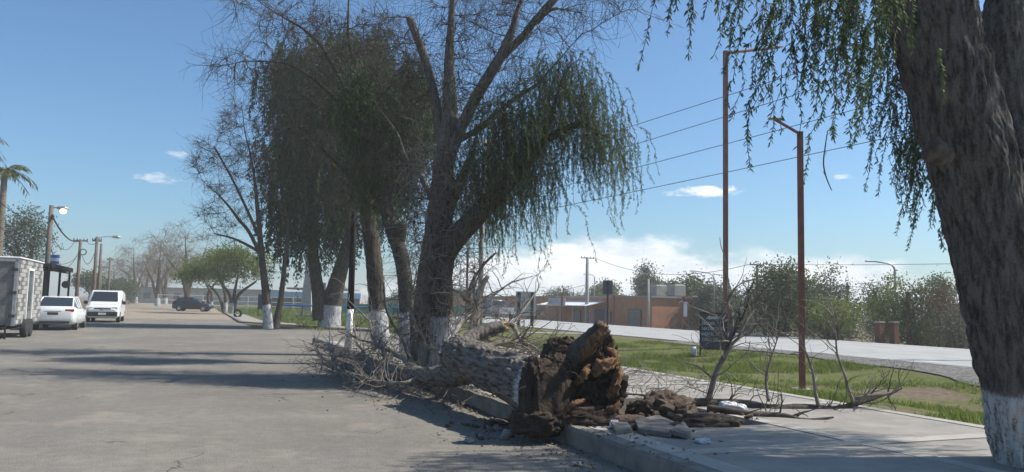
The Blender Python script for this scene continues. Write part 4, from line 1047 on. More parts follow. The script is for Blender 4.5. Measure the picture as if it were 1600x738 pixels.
single('leaf_litter', mb, M['dryleaf'], 'dry brown leaves strewn along the kerb under the branches', 'leaves', kind='stuff')

# leaning dead pale snag with flaking bark behind the trunk
sn = thing('dead_snag', 'pale leaning snag with flaking bark behind the snapped limb', 'tree', G(738, 540, KZ))
b0 = G(738, 540, KZ)
mb = MB(); D0 = b0[1]
bark_tube(mb, [P(735, 542, D0), P(742, 495, D0), P(750, 455, D0), P(762, 432, D0)], [.17, .15, .12, .07], 30, 50, .16, 51, 8., .15, .12); mb.att = [q * 0 + 9 for q in mb.att]
part('trunk', mb, M['white'] if False else M['deadwood'], sn, True, True)
dead_branch(sn, 'branch', ((733, 500, D0, .07), (735, 450, D0, .06), (755, 415, D0, .05), (775, 395, D0, .03)), M['branch'], 140, 10, .8, .012)
dead_branch(sn, 'branch', ((730, 470, D0, .05), (715, 455, D0, .045), (695, 452, D0, .035), (680, 465, D0, .015)), M['branch'], 141, 8, .7, .010)
dead_branch(sn, 'branch', ((738, 455, D0, .04), (742, 430, D0, .04), (740, 425, D0, .03), (728, 427, D0, .015)), M['branch'], 142, 3, .5, .010)

# fallen branch on the pavement to the right, shoots standing up
fb = thing('fallen_branch', 'long bare branch lying on the pavement edge, its shoots standing upright', 'branch', G(1110, 636, KZ))
dead_branch(fb, 'stem', ((1040, 632, 12.0, .035), (1090, 630, 12.1, .06), (1170, 632, 12.2, .065), (1260, 640, 12.2, .06), (1330, 634, 12.4, .04), (1400, 612, 12.6, .015)), M['branch'], 150, 26, .7, .009, up=.6)
dead_branch(fb, 'shoot', ((1105, 626, 12.1, .042), (1118, 583, 12.0, .038), (1134, 550, 11.9, .034), (1143, 505, 11.9, .022), (1138, 460, 11.9, .008)), M['deadwood'], 151, 22, .75, .010, .22, .5, 8, 1.2)
for i_, pl in enumerate((((1133, 551, 11.9, .026), (1152, 530, 11.9, .022), (1172, 520, 12., .018), (1192, 492, 12., .006)), ((1134, 548, 11.9, .022), (1150, 515, 11.9, .018), (1165, 480, 12., .013), (1168, 440, 12., .005)), ((1134, 552, 11.9, .022), (1126, 520, 11.9, .018), (1130, 490, 11.8, .012), (1150, 450, 11.8, .005)), ((1155, 527, 11.9, .018), (1165, 505, 11.9, .018), (1180, 482, 12., .016), (1192, 466, 12., .006)))):
    dead_branch(fb, 'shoot', pl, M['deadwood'] if i_ != 1 else M['branch'], 170 + i_, 12, .45, .008, .3, .5, 6, 1.2)
dead_branch(fb, 'shoot', ((1335, 630, 12.4, .026), (1322, 590, 12.3, .02), (1306, 550, 12.3, .015), (1302, 490, 12.3, .005)), M['deadwood'], 153, 12, .7, .008, .2, .5, 6, 1.2)
dead_branch(fb, 'shoot', ((1280, 632, 12.2, .03), (1270, 590, 12.3, .02), (1258, 550, 12.3, .014), (1250, 520, 12.3, .006)), M['deadwood'], 154, 10, .7, .008, .2, .5, 6, 1.2)
dead_branch(fb, 'shoot', ((1200, 628, 12.3, .025), (1196, 595, 12.4, .02), (1205, 560, 12.4, .014), (1218, 520, 12.4, .006)), M['deadwood'], 155, 16, .7, .008, .25, .5, 6, 1.4)
dead_branch(fb, 'shoot', ((1330, 625, 12.4, .03), (1360, 622, 12.3, .028), (1390, 618, 12.3, .02), (1408, 609, 12.3, .01)), M['deadwood'], 156, 6, .5, .009, .15, .2)
fb2 = thing('fallen_branch', 'short forked dark branch lying just in front of the long bare one', 'branch', G(1160, 645, KZ))
dead_branch(fb2, 'stem', ((1105, 638, 11.4, .05), (1160, 643, 11.3, .055), (1220, 650, 11.2, .045), (1262, 660, 11., .03), (1300, 656, 11., .012)), M['branch'], 160, 10, .6, .012, .2, .1)
fb3 = thing('fallen_branch', 'thin twig trailing over the pavement beside the root plate', 'branch', G(1000, 615, KZ))
dead_branch(fb3, 'stem', ((960, 616, 13, .012), (1000, 618, 12.9, .014), (1035, 624, 12.6, .014), (1050, 632, 12.2, .01)), M['twig'], 161, 8, .5, .006, .25, .2)
hb = thing('hanging_branch', 'curved bare twig dangling below the right pepper tree', 'branch', P(1290, 238, 6.9))
dead_branch(hb, 'stem', ((1292, 205, 6.9, .004), (1288, 245, 6.9, .006), (1292, 270, 6.9, .006), (1302, 295, 6.9, .004)), M['branch'], 162, 2, .12, .003, .2, -.2)

# soil heap, broken slabs, rubble
def rock(mb, c, r, seed, rng, sq=.7):
    d = rand_dirs(22, rng); h = d * (r * rng.uniform(.7, 1.15, 22))[:, None] * np.array([1, 1, sq]); bm = bmesh.new()
    for p in h: bm.verts.new(p)
    bmesh.ops.convex_hull(bm, input=bm.verts); bm.verts.ensure_lookup_table(); bm.verts.index_update()
    used = [v for v in bm.verts if v.link_faces]; ix = {v: i for i, v in enumerate(used)}
    V = np.array([v.co[:] for v in used]) + c; Fc = [[ix[v] for v in f.verts] for f in bm.faces]; bm.free()
    mb.add(V, [np.array([f for f in Fc if len(f) == 3])])
heap = thing('soil_heap', 'heap of dug brown soil beside the root plate on the pavement', 'soil', G(1050, 655, KZ))
mb = MB(); lump(mb, G(1035, 652, KZ) + [0, 0, .02], (.42, .30, .26), 31, .5, 2.4, 70, 40, zmin=.08); lump(mb, G(1100, 662, KZ), (.42, .22, .11), 33, .5, 2.6, 60, 36, zmin=.08); lump(mb, G(970, 660, KZ), (.45, .35, .07), 35, .4, 2.4, 50, 30, zmin=.06); part('mound', mb, M['soil2'], heap, True, True)
mb = MB(); lump(mb, ST(9.2, 5.3, .12), (1.15, .9, .09), 37, .5, 3, 90, 40, rz=ANG, zmin=.07); part('loose_soil', mb, M['soil2'], heap, True, True)
r_ = np.random.default_rng(41)
for k in range(64):
    u, v = r_.normal(1065, 48), r_.normal(658, 7); c = G(u, v, KZ); s_, t_ = to_st(c)
    rr = r_.choice([.025, .04, .07, .11], p=[.35, .35, .2, .1]); dz = .25 * math.exp(-((u - 1035) / 34) ** 2 - ((v - 650) / 9) ** 2)
    mb = MB(); rock(mb, c + [0, 0, rr * .4 + dz], rr, k, r_); part('clod', mb, M['soil2'], heap, True)
for i, (pts, tilt, lab) in enumerate(((((992, 668), (1028, 660), (1070, 672), (1048, 684), (998, 676)), .045, 'cracked grey slab tilted against the soil heap'), (((1046, 683), (1068, 668), (1080, 680), (1074, 686)), .03, 'small broken slab corner lying before the soil heap'), (((955, 668), (980, 668), (988, 676), (962, 680)), .02, 'slab fragment lying flat beside the root plate'))):
    base = np.array([G(u, v, KZ + .006) for u, v in pts]); base[:2, 2] += tilt
    mb = MB(); mb.poly(base, (0, 0, .045)); single('broken_slab', mb, M['brokenslab'], lab, 'slab')
rub = thing('rubble_heap', 'scatter of stones and crumbled concrete in the street by the kerb', 'rubble', G(765, 670, 0))
for k in range(110):
    u, v = r_.normal(772, 28), r_.normal(668, 9); c = G(u, v, 0.); s_, t_ = to_st(c)
    if t_ > 4.0: c = c + np.append(DN * (3.9 - t_), 0)
    rr = r_.choice([.012, .022, .04, .065], p=[.38, .36, .2, .06]); mb = MB(); rock(mb, c + [0, 0, rr * .45], rr, k, r_)
    part('stone', mb, M['stone'] if r_.random() < .6 else M['soil2'], rub, True)
mb = MB(); lump(mb, G(800, 662, 0.), (.34, .26, .045), 52, .5, 3, 50, 24, zmin=.004); part('dirt', mb, M['soil2'], rub, True, True)
mb = MB()
for k in range(260):
    u, v = r_.uniform(640, 960), r_.uniform(615, 738); c = G(u, v, 0.); s_, t_ = to_st(c)
    if t_ > 4.0 or t_ < 2.6: continue
    rr = r_.choice([.006, .010, .018], p=[.55, .3, .15]); rock(mb, c + [0, 0, rr * .4], rr, k, r_)
single('grit', mb, M['stone'], 'loose grit and crumbs strewn along the kerb side', 'grit', kind='stuff')
for i, (u, v, lab) in enumerate(((905, 728, 'crumbled chunk of kerb in the gutter near the picture bottom'), (700, 668, 'lone dark clod on the street left of the rubble'))):
    mb = MB()
    for k in range(5 if i == 0 else 1): rock(mb, G(u, v, 0) + np.append(r_.normal(0, .06, 2) * (i == 0), .02), .045, k, r_)
    single('clod', mb, M['stone'] if i == 0 else M['soil2'], lab, 'debris')
bag = thing('plastic_bag', 'crumpled white plastic bag caught by the fallen branch', 'bag', G(1148, 646, KZ))
mb = MB(); lump(mb, G(1138, 645, KZ) + [0, 0, .08], (.12, .09, .07), 61, .3, 2.6, 40, 26); part('body', mb, M['bag'], bag, True, True)
mb = MB(); lump(mb, G(1156, 646, KZ) + [0, 0, .06], (.09, .07, .065), 63, .35, 2.6, 30, 20); part('knotted_end', mb, M['bag'], bag, True, True)
mb = MB(); lump(mb, G(1098, 692, KZ) + [0, 0, .02], (.075, .06, .022), 65, .6, 3.4, 30, 18); single('paper_scrap', mb, M['bag'], 'small crumpled white paper scrap on the sunny slab', 'litter', smooth=False)
mb = MB(); lump(mb, G(960, 669, KZ) + [0, 0, .04], (.05, .03, .05), 66, .5, 3, 24, 16); single('paper_scrap', mb, M['bag'], 'white scrap at the foot of the root plate', 'litter')
mb = MB(); lump(mb, P(1034, 612, 12.6), (.06, .03, .05), 67, .5, 3, 24, 16); single('paper_scrap', mb, M['bag'], 'white scrap snagged in thin twigs behind the soil heap', 'litter')
bt = thing('plastic_bottle', 'crushed pale blue plastic bottle in the gutter below the fallen limb', 'bottle', G(636, 606, 0.))
mb = MB(); mb.lathe((0, 0, 0.), [(.03, 0), (.038, .01), (.034, .06), (.04, .1), (.036, .15), (.014, .19), (.014, .215)], 14); part('body', mb, mat('bottle_plastic', (.25, .38, .45), (.34, .48, .55), 9, .25), bt, False, True)
mb = MB(); mb.lathe((0, 0, .2155), [(.016, 0), (.016, .02)], 12); part('cap', mb, M['blue'], bt)
bo = thing('sawn_log', 'short sawn log with pale cut end in the shade by the white-footed pole', 'log', G(519, 572, 0.))
mb = MB(); c0 = G(521, 572, 0.) + [0, 0, .085]; bark_tube(mb, [c0, c0 + [.2, .3, 0], c0 + [.45, .55, 0]], [.085, .09, .08], 24, 16, .08, 71, 9.); mb.att = [q * 0 + 9 for q in mb.att]; part('log', mb, M['bark_log'], bo, True, True)
mb = MB(); d = np.array([.2, .3, 0]); d /= np.linalg.norm(d); mb.cyl(c0 - d * .004, c0 + d * .004, .078, 20); part('cut_end', mb, M['freshwood'], bo, True)

# ------------------------------------------------------------------ vehicles (x across, y forward)
def body_loft(st, hood=.86):
    return [[(-.86 * w, y, zb), (-w, y, zb + .1), (-w * 1.0, y, zb + (zt - zb) * .45), (-w * .97, y, zt - .12 * (zt - zb)), (-hood * w, y, zt), (hood * w, y, zt), (w * .97, y, zt - .12 * (zt - zb)), (w, y, zb + (zt - zb) * .45), (w, y, zb + .1), (.86 * w, y, zb)] for y, zb, zt, w in st]
def wheels(t, W_, ys, r, wid=.2):
    for y in ys:
        for sx in (-1, 1):
            x = sx * (W_ / 2 - wid * .55)
            mb = MB(); mb.lathe((x, y, r), [(r * .62, -wid / 2), (r * .93, -wid / 2), (r, -wid * .3), (r, wid * .3), (r * .93, wid / 2), (r * .62, wid / 2)], 22, 'x')
            o = part('wheel', mb, M['tyre'], t, smooth=False)
            mb = MB(); xx = x + sx * wid * .36; mb.lathe((xx, y, r), [(r * .6, -.03), (r * .6, .03), (r * .2, .045), (.02, .05)] if sx > 0 else [(.02, -.05), (r * .2, -.045), (r * .6, -.03), (r * .6, .03)], 18, 'x'); part('rim', mb, M['rim'], o)
def cabin(t, st, paint, pil=.035, roofk=(1, 2)):
    """st: (y, zbelt, ztop, wb, wt); glass house with painted roof and pillars"""
    mb = MB(); mb.loft([[(-wb, y, zb), (-wt, y, zt), (wt, y, zt), (wb, y, zb)] for y, zb, zt, wb, wt in st]); part('window', mb, M['glass'], t, label='dark window glass all round the cabin')
    mb = MB(); rf = st[roofk[0]:roofk[1] + 1]
    lo = []
    for y, zb, zt, wb, wt in rf: lo.append([(-wt - .02, y, zt - .03), (-wt - .005, y, zt + .012), (-wt * .7, y, zt + .035), (wt * .7, y, zt + .035), (wt + .005, y, zt + .012), (wt + .02, y, zt - .03)])
    mb.loft(lo); part('roof', mb, paint, t, smooth=True)
    for sx in (-1, 1):
        mb = MB(); mb.tube([(sx * a[4], a[0], a[2]) for a in st], pil, 6)
        part('roof_rail', mb, paint, t)
        for a in rf + [tuple((np.array(rf[0]) + np.array(rf[-1])) / 2)]:
            mb = MB(); mb.tube([(sx * a[3], a[0], a[1]), (sx * a[4], a[0], a[2])], pil, 6); part('pillar', mb, paint, t)
def add(t, name, m, *boxes, bev=.02, label=None):
    mb = MB()
    for c, s in boxes: mb.box(c, s, bev=bev)
    return part(name, mb, m, t, label=label)

def sedan(label, loc, rz):
    t = thing('parked_car', label, 'car', loc, rz); p = M['carwhite']
    mb = MB(); mb.loft(body_loft([(-2.27, .48, .82, .68), (-2.24, .36, .98, .79), (-2.12, .28, 1.05, .84), (-1.75, .25, 1.04, .87), (-1.2, .23, .98, .88), (0, .22, .95, .88), (1.0, .23, .94, .875), (1.5, .25, .88, .86), (2.0, .27, .78, .82), (2.2, .33, .68, .72), (2.27, .42, .6, .58)])); part('body', mb, p, t, smooth=True)
    cabin(t, [(-1.82, 1.0, 1.03, .74, .70), (-.98, .97, 1.43, .80, .60), (.1, .95, 1.455, .80, .62), (1.0, .93, .97, .76, .72)], p)
    wheels(t, 1.76, (-1.28, 1.33), .315)
    for sx in (-1, 1):
        add(t, 'tail_light', M['redlamp'], ((sx * .63, -2.205, .88), (.36, .12, .15)), bev=.04)
        add(t, 'mirror', p, ((sx * .98, .72, 1.0), (.16, .1, .12)), bev=.03)
        add(t, 'headlight', M['clearlamp'], ((sx * .62, 2.1, .68), (.3, .12, .12)), bev=.03)
        for y in (-.55, .45): add(t, 'door_handle', p, ((sx * .885, y, .82), (.02, .16, .03)), bev=.008)
    add(t, 'bumper', M['plastic'], ((0, -2.22, .36), (1.3, .1, .12))); add(t, 'chrome_strip', M['steel'], ((0, -2.265, .84), (.62, .02, .03)), bev=.005)
    add(t, 'licence_plate', M['plastic'], ((0, -2.262, .735), (.42, .02, .12)), bev=.005)
    add(t, 'antenna', M['plastic'], ((0, -.9, 1.5), (.03, .12, .06)), bev=.01)
    return t
def van(label, loc, rz):
    t = thing('delivery_van', label, 'van', loc, rz); p = M['carwhite']
    mb = MB(); mb.loft(body_loft([(-2.1, .40, 1.72, .78), (-2.06, .26, 1.82, .86), (-1.2, .24, 1.86, .89), (.45, .24, 1.85, .89), (.62, .24, 1.78, .89), (1.2, .24, 1.2, .885), (1.35, .24, 1.10, .88), (1.85, .26, .99, .86), (2.05, .28, .90, .80), (2.12, .36, .74, .70)], .80)); part('body', mb, p, t, smooth=False)
    mb = MB(); mb.poly([(-.62, .66, 1.755), (.62, .66, 1.755), (.70, 1.2, 1.225), (-.70, 1.2, 1.225)], (0, .02, .02)); part('windshield', mb, M['glass'], t)
    for sx in (-1, 1):
        mb = MB(); mb.poly([(sx * .885, .1, 1.15), (sx * .885, .95, 1.15), (sx * .83, .62, 1.58), (sx * .82, .1, 1.62)], (sx * .012, 0, 0)); part('side_window', mb, M['glass'], t)
        add(t, 'headlight', M['clearlamp'], ((sx * .64, 2.0, .84), (.30, .16, .17)), bev=.04); add(t, 'mirror', M['plastic'], ((sx * 1.0, .92, 1.14), (.2, .12, .2)), bev=.04)
        add(t, 'tail_light', M['redlamp'], ((sx * .82, -2.07, 1.1), (.1, .06, .4)))
        mb = MB(); mb.tube([(sx * .6, -1.6, 1.90), (sx * .6, .3, 1.90)], .02, 6); part('roof_rail', mb, M['plastic'], t)
    add(t, 'grille', M['plastic'], ((0, 2.075, .78), (.86, .08, .12))); add(t, 'bumper', M['plastic'], ((0, 2.09, .50), (1.56, .12, .26)))
    add(t, 'emblem', M['steel'], ((0, 2.12, .80), (.13, .02, .13)), bev=.005); add(t, 'licence_plate', M['white'], ((0, 2.155, .50), (.4, .02, .12)), bev=.004)
    wheels(t, 1.8, (-1.3, 1.35), .32); return t
def hatch(label, loc, rz):
    t = thing('parked_car', label, 'car', loc, rz); p = M['carblack']
    mb = MB(); mb.loft(body_loft([(-1.95, .42, .85, .66), (-1.9, .30, .98, .78), (-1.5, .25, 1.0, .84), (0, .22, .96, .86), (.9, .23, .93, .855), (1.4, .25, .86, .84), (1.85, .28, .76, .78), (2.0, .36, .66, .62)])); part('body', mb, p, t, smooth=True)
    cabin(t, [(-1.82, .97, 1.0, .74, .70), (-1.25, .97, 1.40, .78, .60), (.05, .95, 1.46, .79, .62), (1.0, .92, .96, .75, .71)], p)
    wheels(t, 1.72, (-1.2, 1.25), .31)
    for sx in (-1, 1):
        add(t, 'tail_light', M['redlamp'], ((sx * .68, -1.87, .9), (.2, .1, .2))); add(t, 'headlight', M['clearlamp'], ((sx * .6, 1.86, .68), (.3, .14, .13))); add(t, 'mirror', p, ((sx * .95, .7, 1.0), (.16, .1, .12)))
    return t
def pickup(label, loc, rz):
    t = thing('pickup_truck', label, 'pickup', loc, rz); p = M['carblue']
    mb = MB(); mb.loft(body_loft([(-2.6, .55, .98, .80), (-2.55, .45, 1.06, .90), (-.6, .42, 1.06, .92), (1.1, .42, 1.08, .92), (1.3, .42, 1.06, .91), (2.3, .46, 1.0, .88), (2.55, .5, .85, .75)], .9)); part('body', mb, p, t)
    cabin(t, [(-.62, 1.06, 1.10, .84, .80), (-.45, 1.06, 1.72, .84, .66), (.6, 1.06, 1.76, .84, .68), (1.35, 1.05, 1.1, .80, .76)], p, .045)
    for sx in (-1, 1): mb = MB(); mb.box((sx * .86, -1.55, 1.12), (.08, 1.85, .14), bev=.02); part('bed_side', mb, p, t)
    add(t, 'tailgate', M['steel'], ((0, -2.6, .88), (1.5, .05, .38)))
    add(t, 'bumper', M['steel'], ((0, -2.68, .55), (1.7, .14, .16)))
    for sx in (-1, 1): add(t, 'tail_light', M['redlamp'], ((sx * .83, -2.58, .9), (.14, .08, .3))); add(t, 'mirror', M['plastic'], ((sx * 1.02, 1.0, 1.2), (.2, .1, .18)))
    wheels(t, 1.86, (-1.6, 1.6), .38, .24); return t
c = ST(41.4, -5.65); sedan('white sedan parked behind the trailer, seen from the rear', c, ANG)
c = ST(52.8, -4.85); van('white delivery van parked facing the camera under the street poles', c, ANG + math.pi)
c = ST(91, -.1, .03); hatch('dark hatchback parked under the bare trees far down the street', c, -math.pi / 2 + .12)
pp = G(800, 498, .16); s_p, t_p = to_st(pp); c = ST(72, 27.4, .155); pickup('blue pickup truck driving away along the highway behind the grey sign', c, ANG)

# food trailer at the left edge
TW, TL, TZ0, TZ1 = 2.1, 4.6, .45, 2.78
tc = ST(34.0, -6.75); tr = thing('box_trailer', 'box trailer with patterned grey cladding and white framed door at the left edge', 'trailer', tc, ANG)
mb = MB(); mb.box((0, 0, (TZ0 + TZ1) / 2), (TW, TL, TZ1 - TZ0), bev=.03); part('box', mb, M['claddark'], tr)
for rrow in range(15):
    z0 = TZ0 + .06 + rrow * .15
    for cc in range(9):
        y0 = -TL / 2 + .08 + cc * .5 + (.25 if rrow % 2 else 0) - .12; y1 = min(y0 + .485, TL / 2 - .05); y0 = max(y0, -TL / 2 + .05)
        if y1 - y0 < .05: continue
        if y1 > -.75 and y0 < .35 and .6 < z0 < 2.45:
            if y0 < -.75: y1 = -.78
            elif y1 > .35: y0 = .38
            else: continue
        if y1 - y0 < .05: continue
        mb = MB(); mb.box((TW / 2 + .012, (y0 + y1) / 2, z0 + .07), (.024, y1 - y0, .138), bev=.006)
        part('cladding_panel', mb, M['cladlight'] if (rrow * 7 + cc * 3) % 5 < 3 else M['claddark'], tr)
mb = MB()
for b in (((TW / 2 + .03, -.72, 1.5), (.05, .09, 1.95)), ((TW / 2 + .03, .32, 1.5), (.05, .09, 1.95)), ((TW / 2 + .03, -.2, 2.46), (.05, 1.13, .09)), ((TW / 2 + .03, -.2, .56), (.05, 1.13, .09))): mb.box(*b)
d_ = part('door', mb, M['white'], tr, label='white framed glass door in the side of the trailer'); mb = MB(); mb.box((TW / 2 + .02, -.2, 1.5), (.02, .94, 1.8)); part('pane', mb, M['pane'], d_)
mb = MB()
for b in (((-TW / 2 + .06, -TL / 2 - .02, 1.6), (.1, .05, 2.3)), ((TW / 2 - .06, -TL / 2 - .02, 1.6), (.1, .05, 2.3)), ((0, -TL / 2 - .02, 2.72), (TW, .05, .1)), ((.32, -TL / 2 - .02, 1.55), (.07, .05, 2.2))): mb.box(*b)
part('rear_frame', mb, M['steel'], tr)
for z in (.8, 1.6, 2.4): mb = MB(); mb.box((TW / 2 - .1, -TL / 2 - .06, z), (.2, .05, .1), bev=.01); part('hinge', mb, M['plastic'], tr)
mb = MB(); mb.box((0, 0, TZ1 + .03), (TW + .1, TL + .1, .06), bev=.02); part('roof', mb, M['white'], tr)
mb = MB(); mb.box((0, 0, TZ0 - .08), (1.5, TL + .6, .1)); mb.box((0, -TL / 2 - .9, TZ0 - .08), (.1, 1.4, .08)); part('chassis', mb, M['black'], tr)
for y in (-.95, -.25):
    for sx in (-1, 1):
        mb = MB(); x = sx * (TW / 2 + .07); mb.lathe((x, y, .33), [(.19, -.1), (.31, -.1), (.33, -.06), (.33, .06), (.31, .1), (.19, .1)], 22, 'x'); o = part('wheel', mb, M['tyre'], tr); mb = MB(); mb.lathe((x + sx * .05, y, .33), [(.19, -.03), (.19, .03), (.05, .045)] if sx > 0 else [(.05, -.045), (.19, -.03), (.19, .03)], 16, 'x'); part('rim', mb, M['steel'], o)
mb = MB(); mb.cyl((TW / 2 - .25, -TL / 2 - .1, 0.), (TW / 2 - .25, -TL / 2 - .1, .5), .03, 8); part('support_leg', mb, M['black'], tr)

# black steel shelter, kiosk behind it
sh_ = thing('shelter', 'black flat-roofed steel shelter beside the parked sedan', 'shelter', ST(47.5, -8.2), ANG)
mb = MB(); mb.box((0, 0, 2.95), (3.4, 7.2, .22), bev=.03); part('roof', mb, M['black'], sh_)
for x in (-1.55, 1.55):
    for y in (-3.4, 0, 3.4): mb = MB(); mb.box((x, y, 1.43), (.1, .1, 2.86)); part('post', mb, M['black'], sh_)
mb = MB(); mb.box((-1.55, 0, 2.2), (.05, 7.0, .06)); mb.box((1.55, 0, 2.75), (.06, 7., .08)); part('beam', mb, M['black'], sh_)
mb = MB(); mb.lathe((1.62, 1.7, 2.1), [(.02, -.05), (.2, -.05), (.2, .05), (.02, .05)], 20, 'y'); part('round_sign', mb, M['plastic'], sh_)
mb = MB(); mb.box((.9, 2.6, .3), (.9, .6, .6), bev=.05); single_b = part('planter', mb, M['greywall'], sh_)
ki = thing('white_kiosk', 'small white building with a shuttered window behind the black shelter', 'building', ST(58, -13.2), ANG)
mb = MB(); mb.box((0, 0, 1.5), (5, 6, 3.0)); part('wall', mb, M['white'], ki); mb = MB(); mb.box((0, 0, 3.1), (5.6, 6.6, .2), bev=.03); part('roof', mb, M['greywall'], ki)
mb = MB(); mb.box((1.2, -3.02, 1.45), (1.0, .06, 1.2)); o = part('window', mb, M['steel'], ki); mb = MB(); mb.box((1.2, -3.06, 1.45), (.86, .03, 1.06)); part('pane', mb, M['pane'], o)
mb = MB(); mb.box((-1.2, -3.02, 1.05), (.95, .06, 2.1)); part('door', mb, M['plastic'], ki)
fl = thing('flag', 'small blue and white flag on a thin mast above the shelter', 'flag', ST(52, -11))
q = P(79, 412, ST(52, -11)[1]); mb = MB(); mb.cyl((q[0] - .3, q[1], 0), (q[0] - .3, q[1], q[2] + .55), .025, 6); part('mast', mb, M['steel'], fl, True)
for k, m_ in enumerate((M['blue'], M['white'], M['blue'])):
    mb = MB(); xs = np.linspace(0, .75, 9); zt = q[2] + .5 - k * .18
    mb.loft([[(q[0] - .28 + x, q[1] + .04 * math.sin(x * 9), zt - .18), (q[0] - .28 + x, q[1] + .04 * math.sin(x * 9), zt - .003), (q[0] - .28 + x, q[1] + .012 + .04 * math.sin(x * 9), zt - .003), (q[0] - .28 + x, q[1] + .012 + .04 * math.sin(x * 9), zt - .18)] for x in xs]); part('stripe', mb, m_, fl, True)
th_ = thing('thatched_parasol', 'brown thatched parasol edge just above the trailer roof', 'parasol', ST(40, -11.5))
c0 = ST(40, -11.5); mb = MB(); mb.cyl(c0, c0 + [0, 0, 3.2], .07, 8); part('post', mb, M['pole_wood'], th_, True)
mb = MB(); mb.lathe(c0 + [0, 0, 2.7], [(1.9, 0), (1.85, .08), (.9, .95), (.05, 1.65)], 20); part('thatch', mb, M['straw'], th_, True)

# ------------------------------------------------------------------ poles, lamps and wires
def wire(label, a, b, sag, r=.012, group='overhead wires'):
    a, b = np.asarray(a, float), np.asarray(b, float); x = np.linspace(0, 1, 22); p = a + (b - a) * x[:, None]; p[:, 2] -= sag * 4 * x * (1 - x)
    mb = MB(); mb.tube(p, r, 5); return single('overhead_wire', mb, M['wire'], label, 'wire', group)
def pole_top(u, v, D): return P(u, v, D)
def util_pole(label, u, v, D, r=.13, m='pole_wood', arms=((.3, .9),), group='utility poles on the left', lamp=None):
    q = P(u, v, D); z0 = gz(q[0], q[1]); t = thing('utility_pole', label, 'pole', (q[0], q[1], z0), ANG, group); h = q[2] - z0
    mb = MB(); mb.tube([(0, 0, -.05), (0, 0, h * .5), (0, 0, h)], [r, r * .85, r * .7], 12); part('pole', mb, M[m], t, smooth=True)
    for dz, w in arms:
        mb = MB(); mb.box((0, 0, h - dz), (w * 2, .09, .1)); o = part('crossarm', mb, M[m], t)
        for x in (-w * .9, -w * .45, w * .45, w * .9): mb = MB(); mb.lathe((x, 0, h - dz + .051), [(.02, 0), (.045, .02), (.03, .06), (.045, .09), (.02, .13)], 8); part('insulator', mb, M['plastic'], o)
    if lamp:
        dx, dz, hd, m2 = lamp
        mb = MB(); mb.tube([(0, 0, h - .12), (dx * .4, 0, h - .12 + dz * .8), (dx, 0, h - .12 + dz)], .03, 6); o = part('lamp_arm', mb, M['steel'], t)
        mb = MB(); mb.lathe((dx + .1, 0, h - .14 + dz), [(.04, -.3), (.1, -.2), (.12, .1), (.03, .28)], 10, 'x'); part('lamp_head', mb, M['steel'], o)
        if m2: mb = MB(); mb.lathe((dx + .12, 0, h - .3 + dz), [(.01, -.15), (.13, -.10), (.17, .0), (.13, .1), (.02, .16)], 14); part('bulb', mb, M['lampglow'], o)
    return t, np.array([q[0], q[1], q[2]])
lp1, w1 = util_pole('leaning wooden pole with a lit orange street lamp above the trailer', 80.5, 321, 42, .15, arms=(), lamp=(.45, .02, 1, 1))
mb = MB(); mb.lathe((.12, -.2, w1[2] - .75), [(.05, 0), (.09, .05), (.09, .22), (.03, .3)], 10); part('cable_clamp', mb, M['plastic'], lp1)
lp2, w2 = util_pole('wooden pole with crossarm and coiled cable behind the shelter', 126, 374, 60, .15, arms=((.12, .5),))
mb = MB(); th = np.linspace(0, 6.28, 15); mb.tube([(.25 + .22 * math.cos(a), -.2, w2[2] - .95 + .22 * math.sin(a)) for a in th], .04, 6); part('cable_coil', mb, M['wire'], lp2)
lp3, w3 = util_pole('pole with a long-armed street lamp above the white van', 152, 370, 56, .14, arms=((.3, .3),), lamp=(1.15, .18, 1, 0))
lp4, w4 = util_pole('plain dark pole right beside the long-armed lamp pole', 158.5, 381, 68, .14, arms=())
lp5, w5 = util_pole('short wooden pole with small crossarm farthest down the left row', 159, 413, 100, .15, arms=((.4, .6),))
lp6, w6 = util_pole('thin wooden pole standing alone right of the others', 172.5, 402, 88, .14, arms=((.3, .35),))
wire('thick black cable sagging from the lit lamp pole to the next pole', w1 + [.15, 0, -.7], w2 + [0, 0, -.1], .5, .045)
for i, (a, b, sg, lab) in enumerate(((w1 + [0, 0, -1.3], w2 + [-.4, 0, -.1], .9, 'thin wire below the thick cable between the first two poles'), (w1 + [0, 0, -2.9], w2 + [0, 0, -1.1], .5, 'lower wire from lit lamp pole to the coiled cable pole'), (w1 + [0, 0, -2.], w2 + [0, 0, -.7], 1.4, 'deepest sagging wire between the first two poles'),
                              (w2 + [.4, 0, -.05], w3 + [0, 0, -.4], .25, 'upper wire from the coiled cable pole to the lamp pole'), (w2 + [.2, 0, -1.2], w3 + [0, 0, -.8], .9, 'drooping lower wire from the coiled cable pole to the lamp pole'), (w3 + [0, 0, -2.], w6 + [0, 0, -.3], .4, 'wire from the lamp pole on to the lone thin pole'),
                              (w6 + [0, 0, -.3], ST(170, -6, 8), 1., 'wire running from the lone thin pole into the far bare trees'), (w5 + [0, 0, -.4], w6 + [0, 0, -1.], .3, 'short wire linking the two farthest left poles'))): wire(lab, a, b, sg, .018)
lp0 = P(-60, 250, 30); wire('wire entering from the left edge to the lit lamp pole', lp0, w1 + [0, 0, -.9], .7, .018); wire('lower wire entering from the left edge to the lit lamp pole', lp0 + [0, 0, -1.], w1 + [0, 0, -2.2], .6, .018)

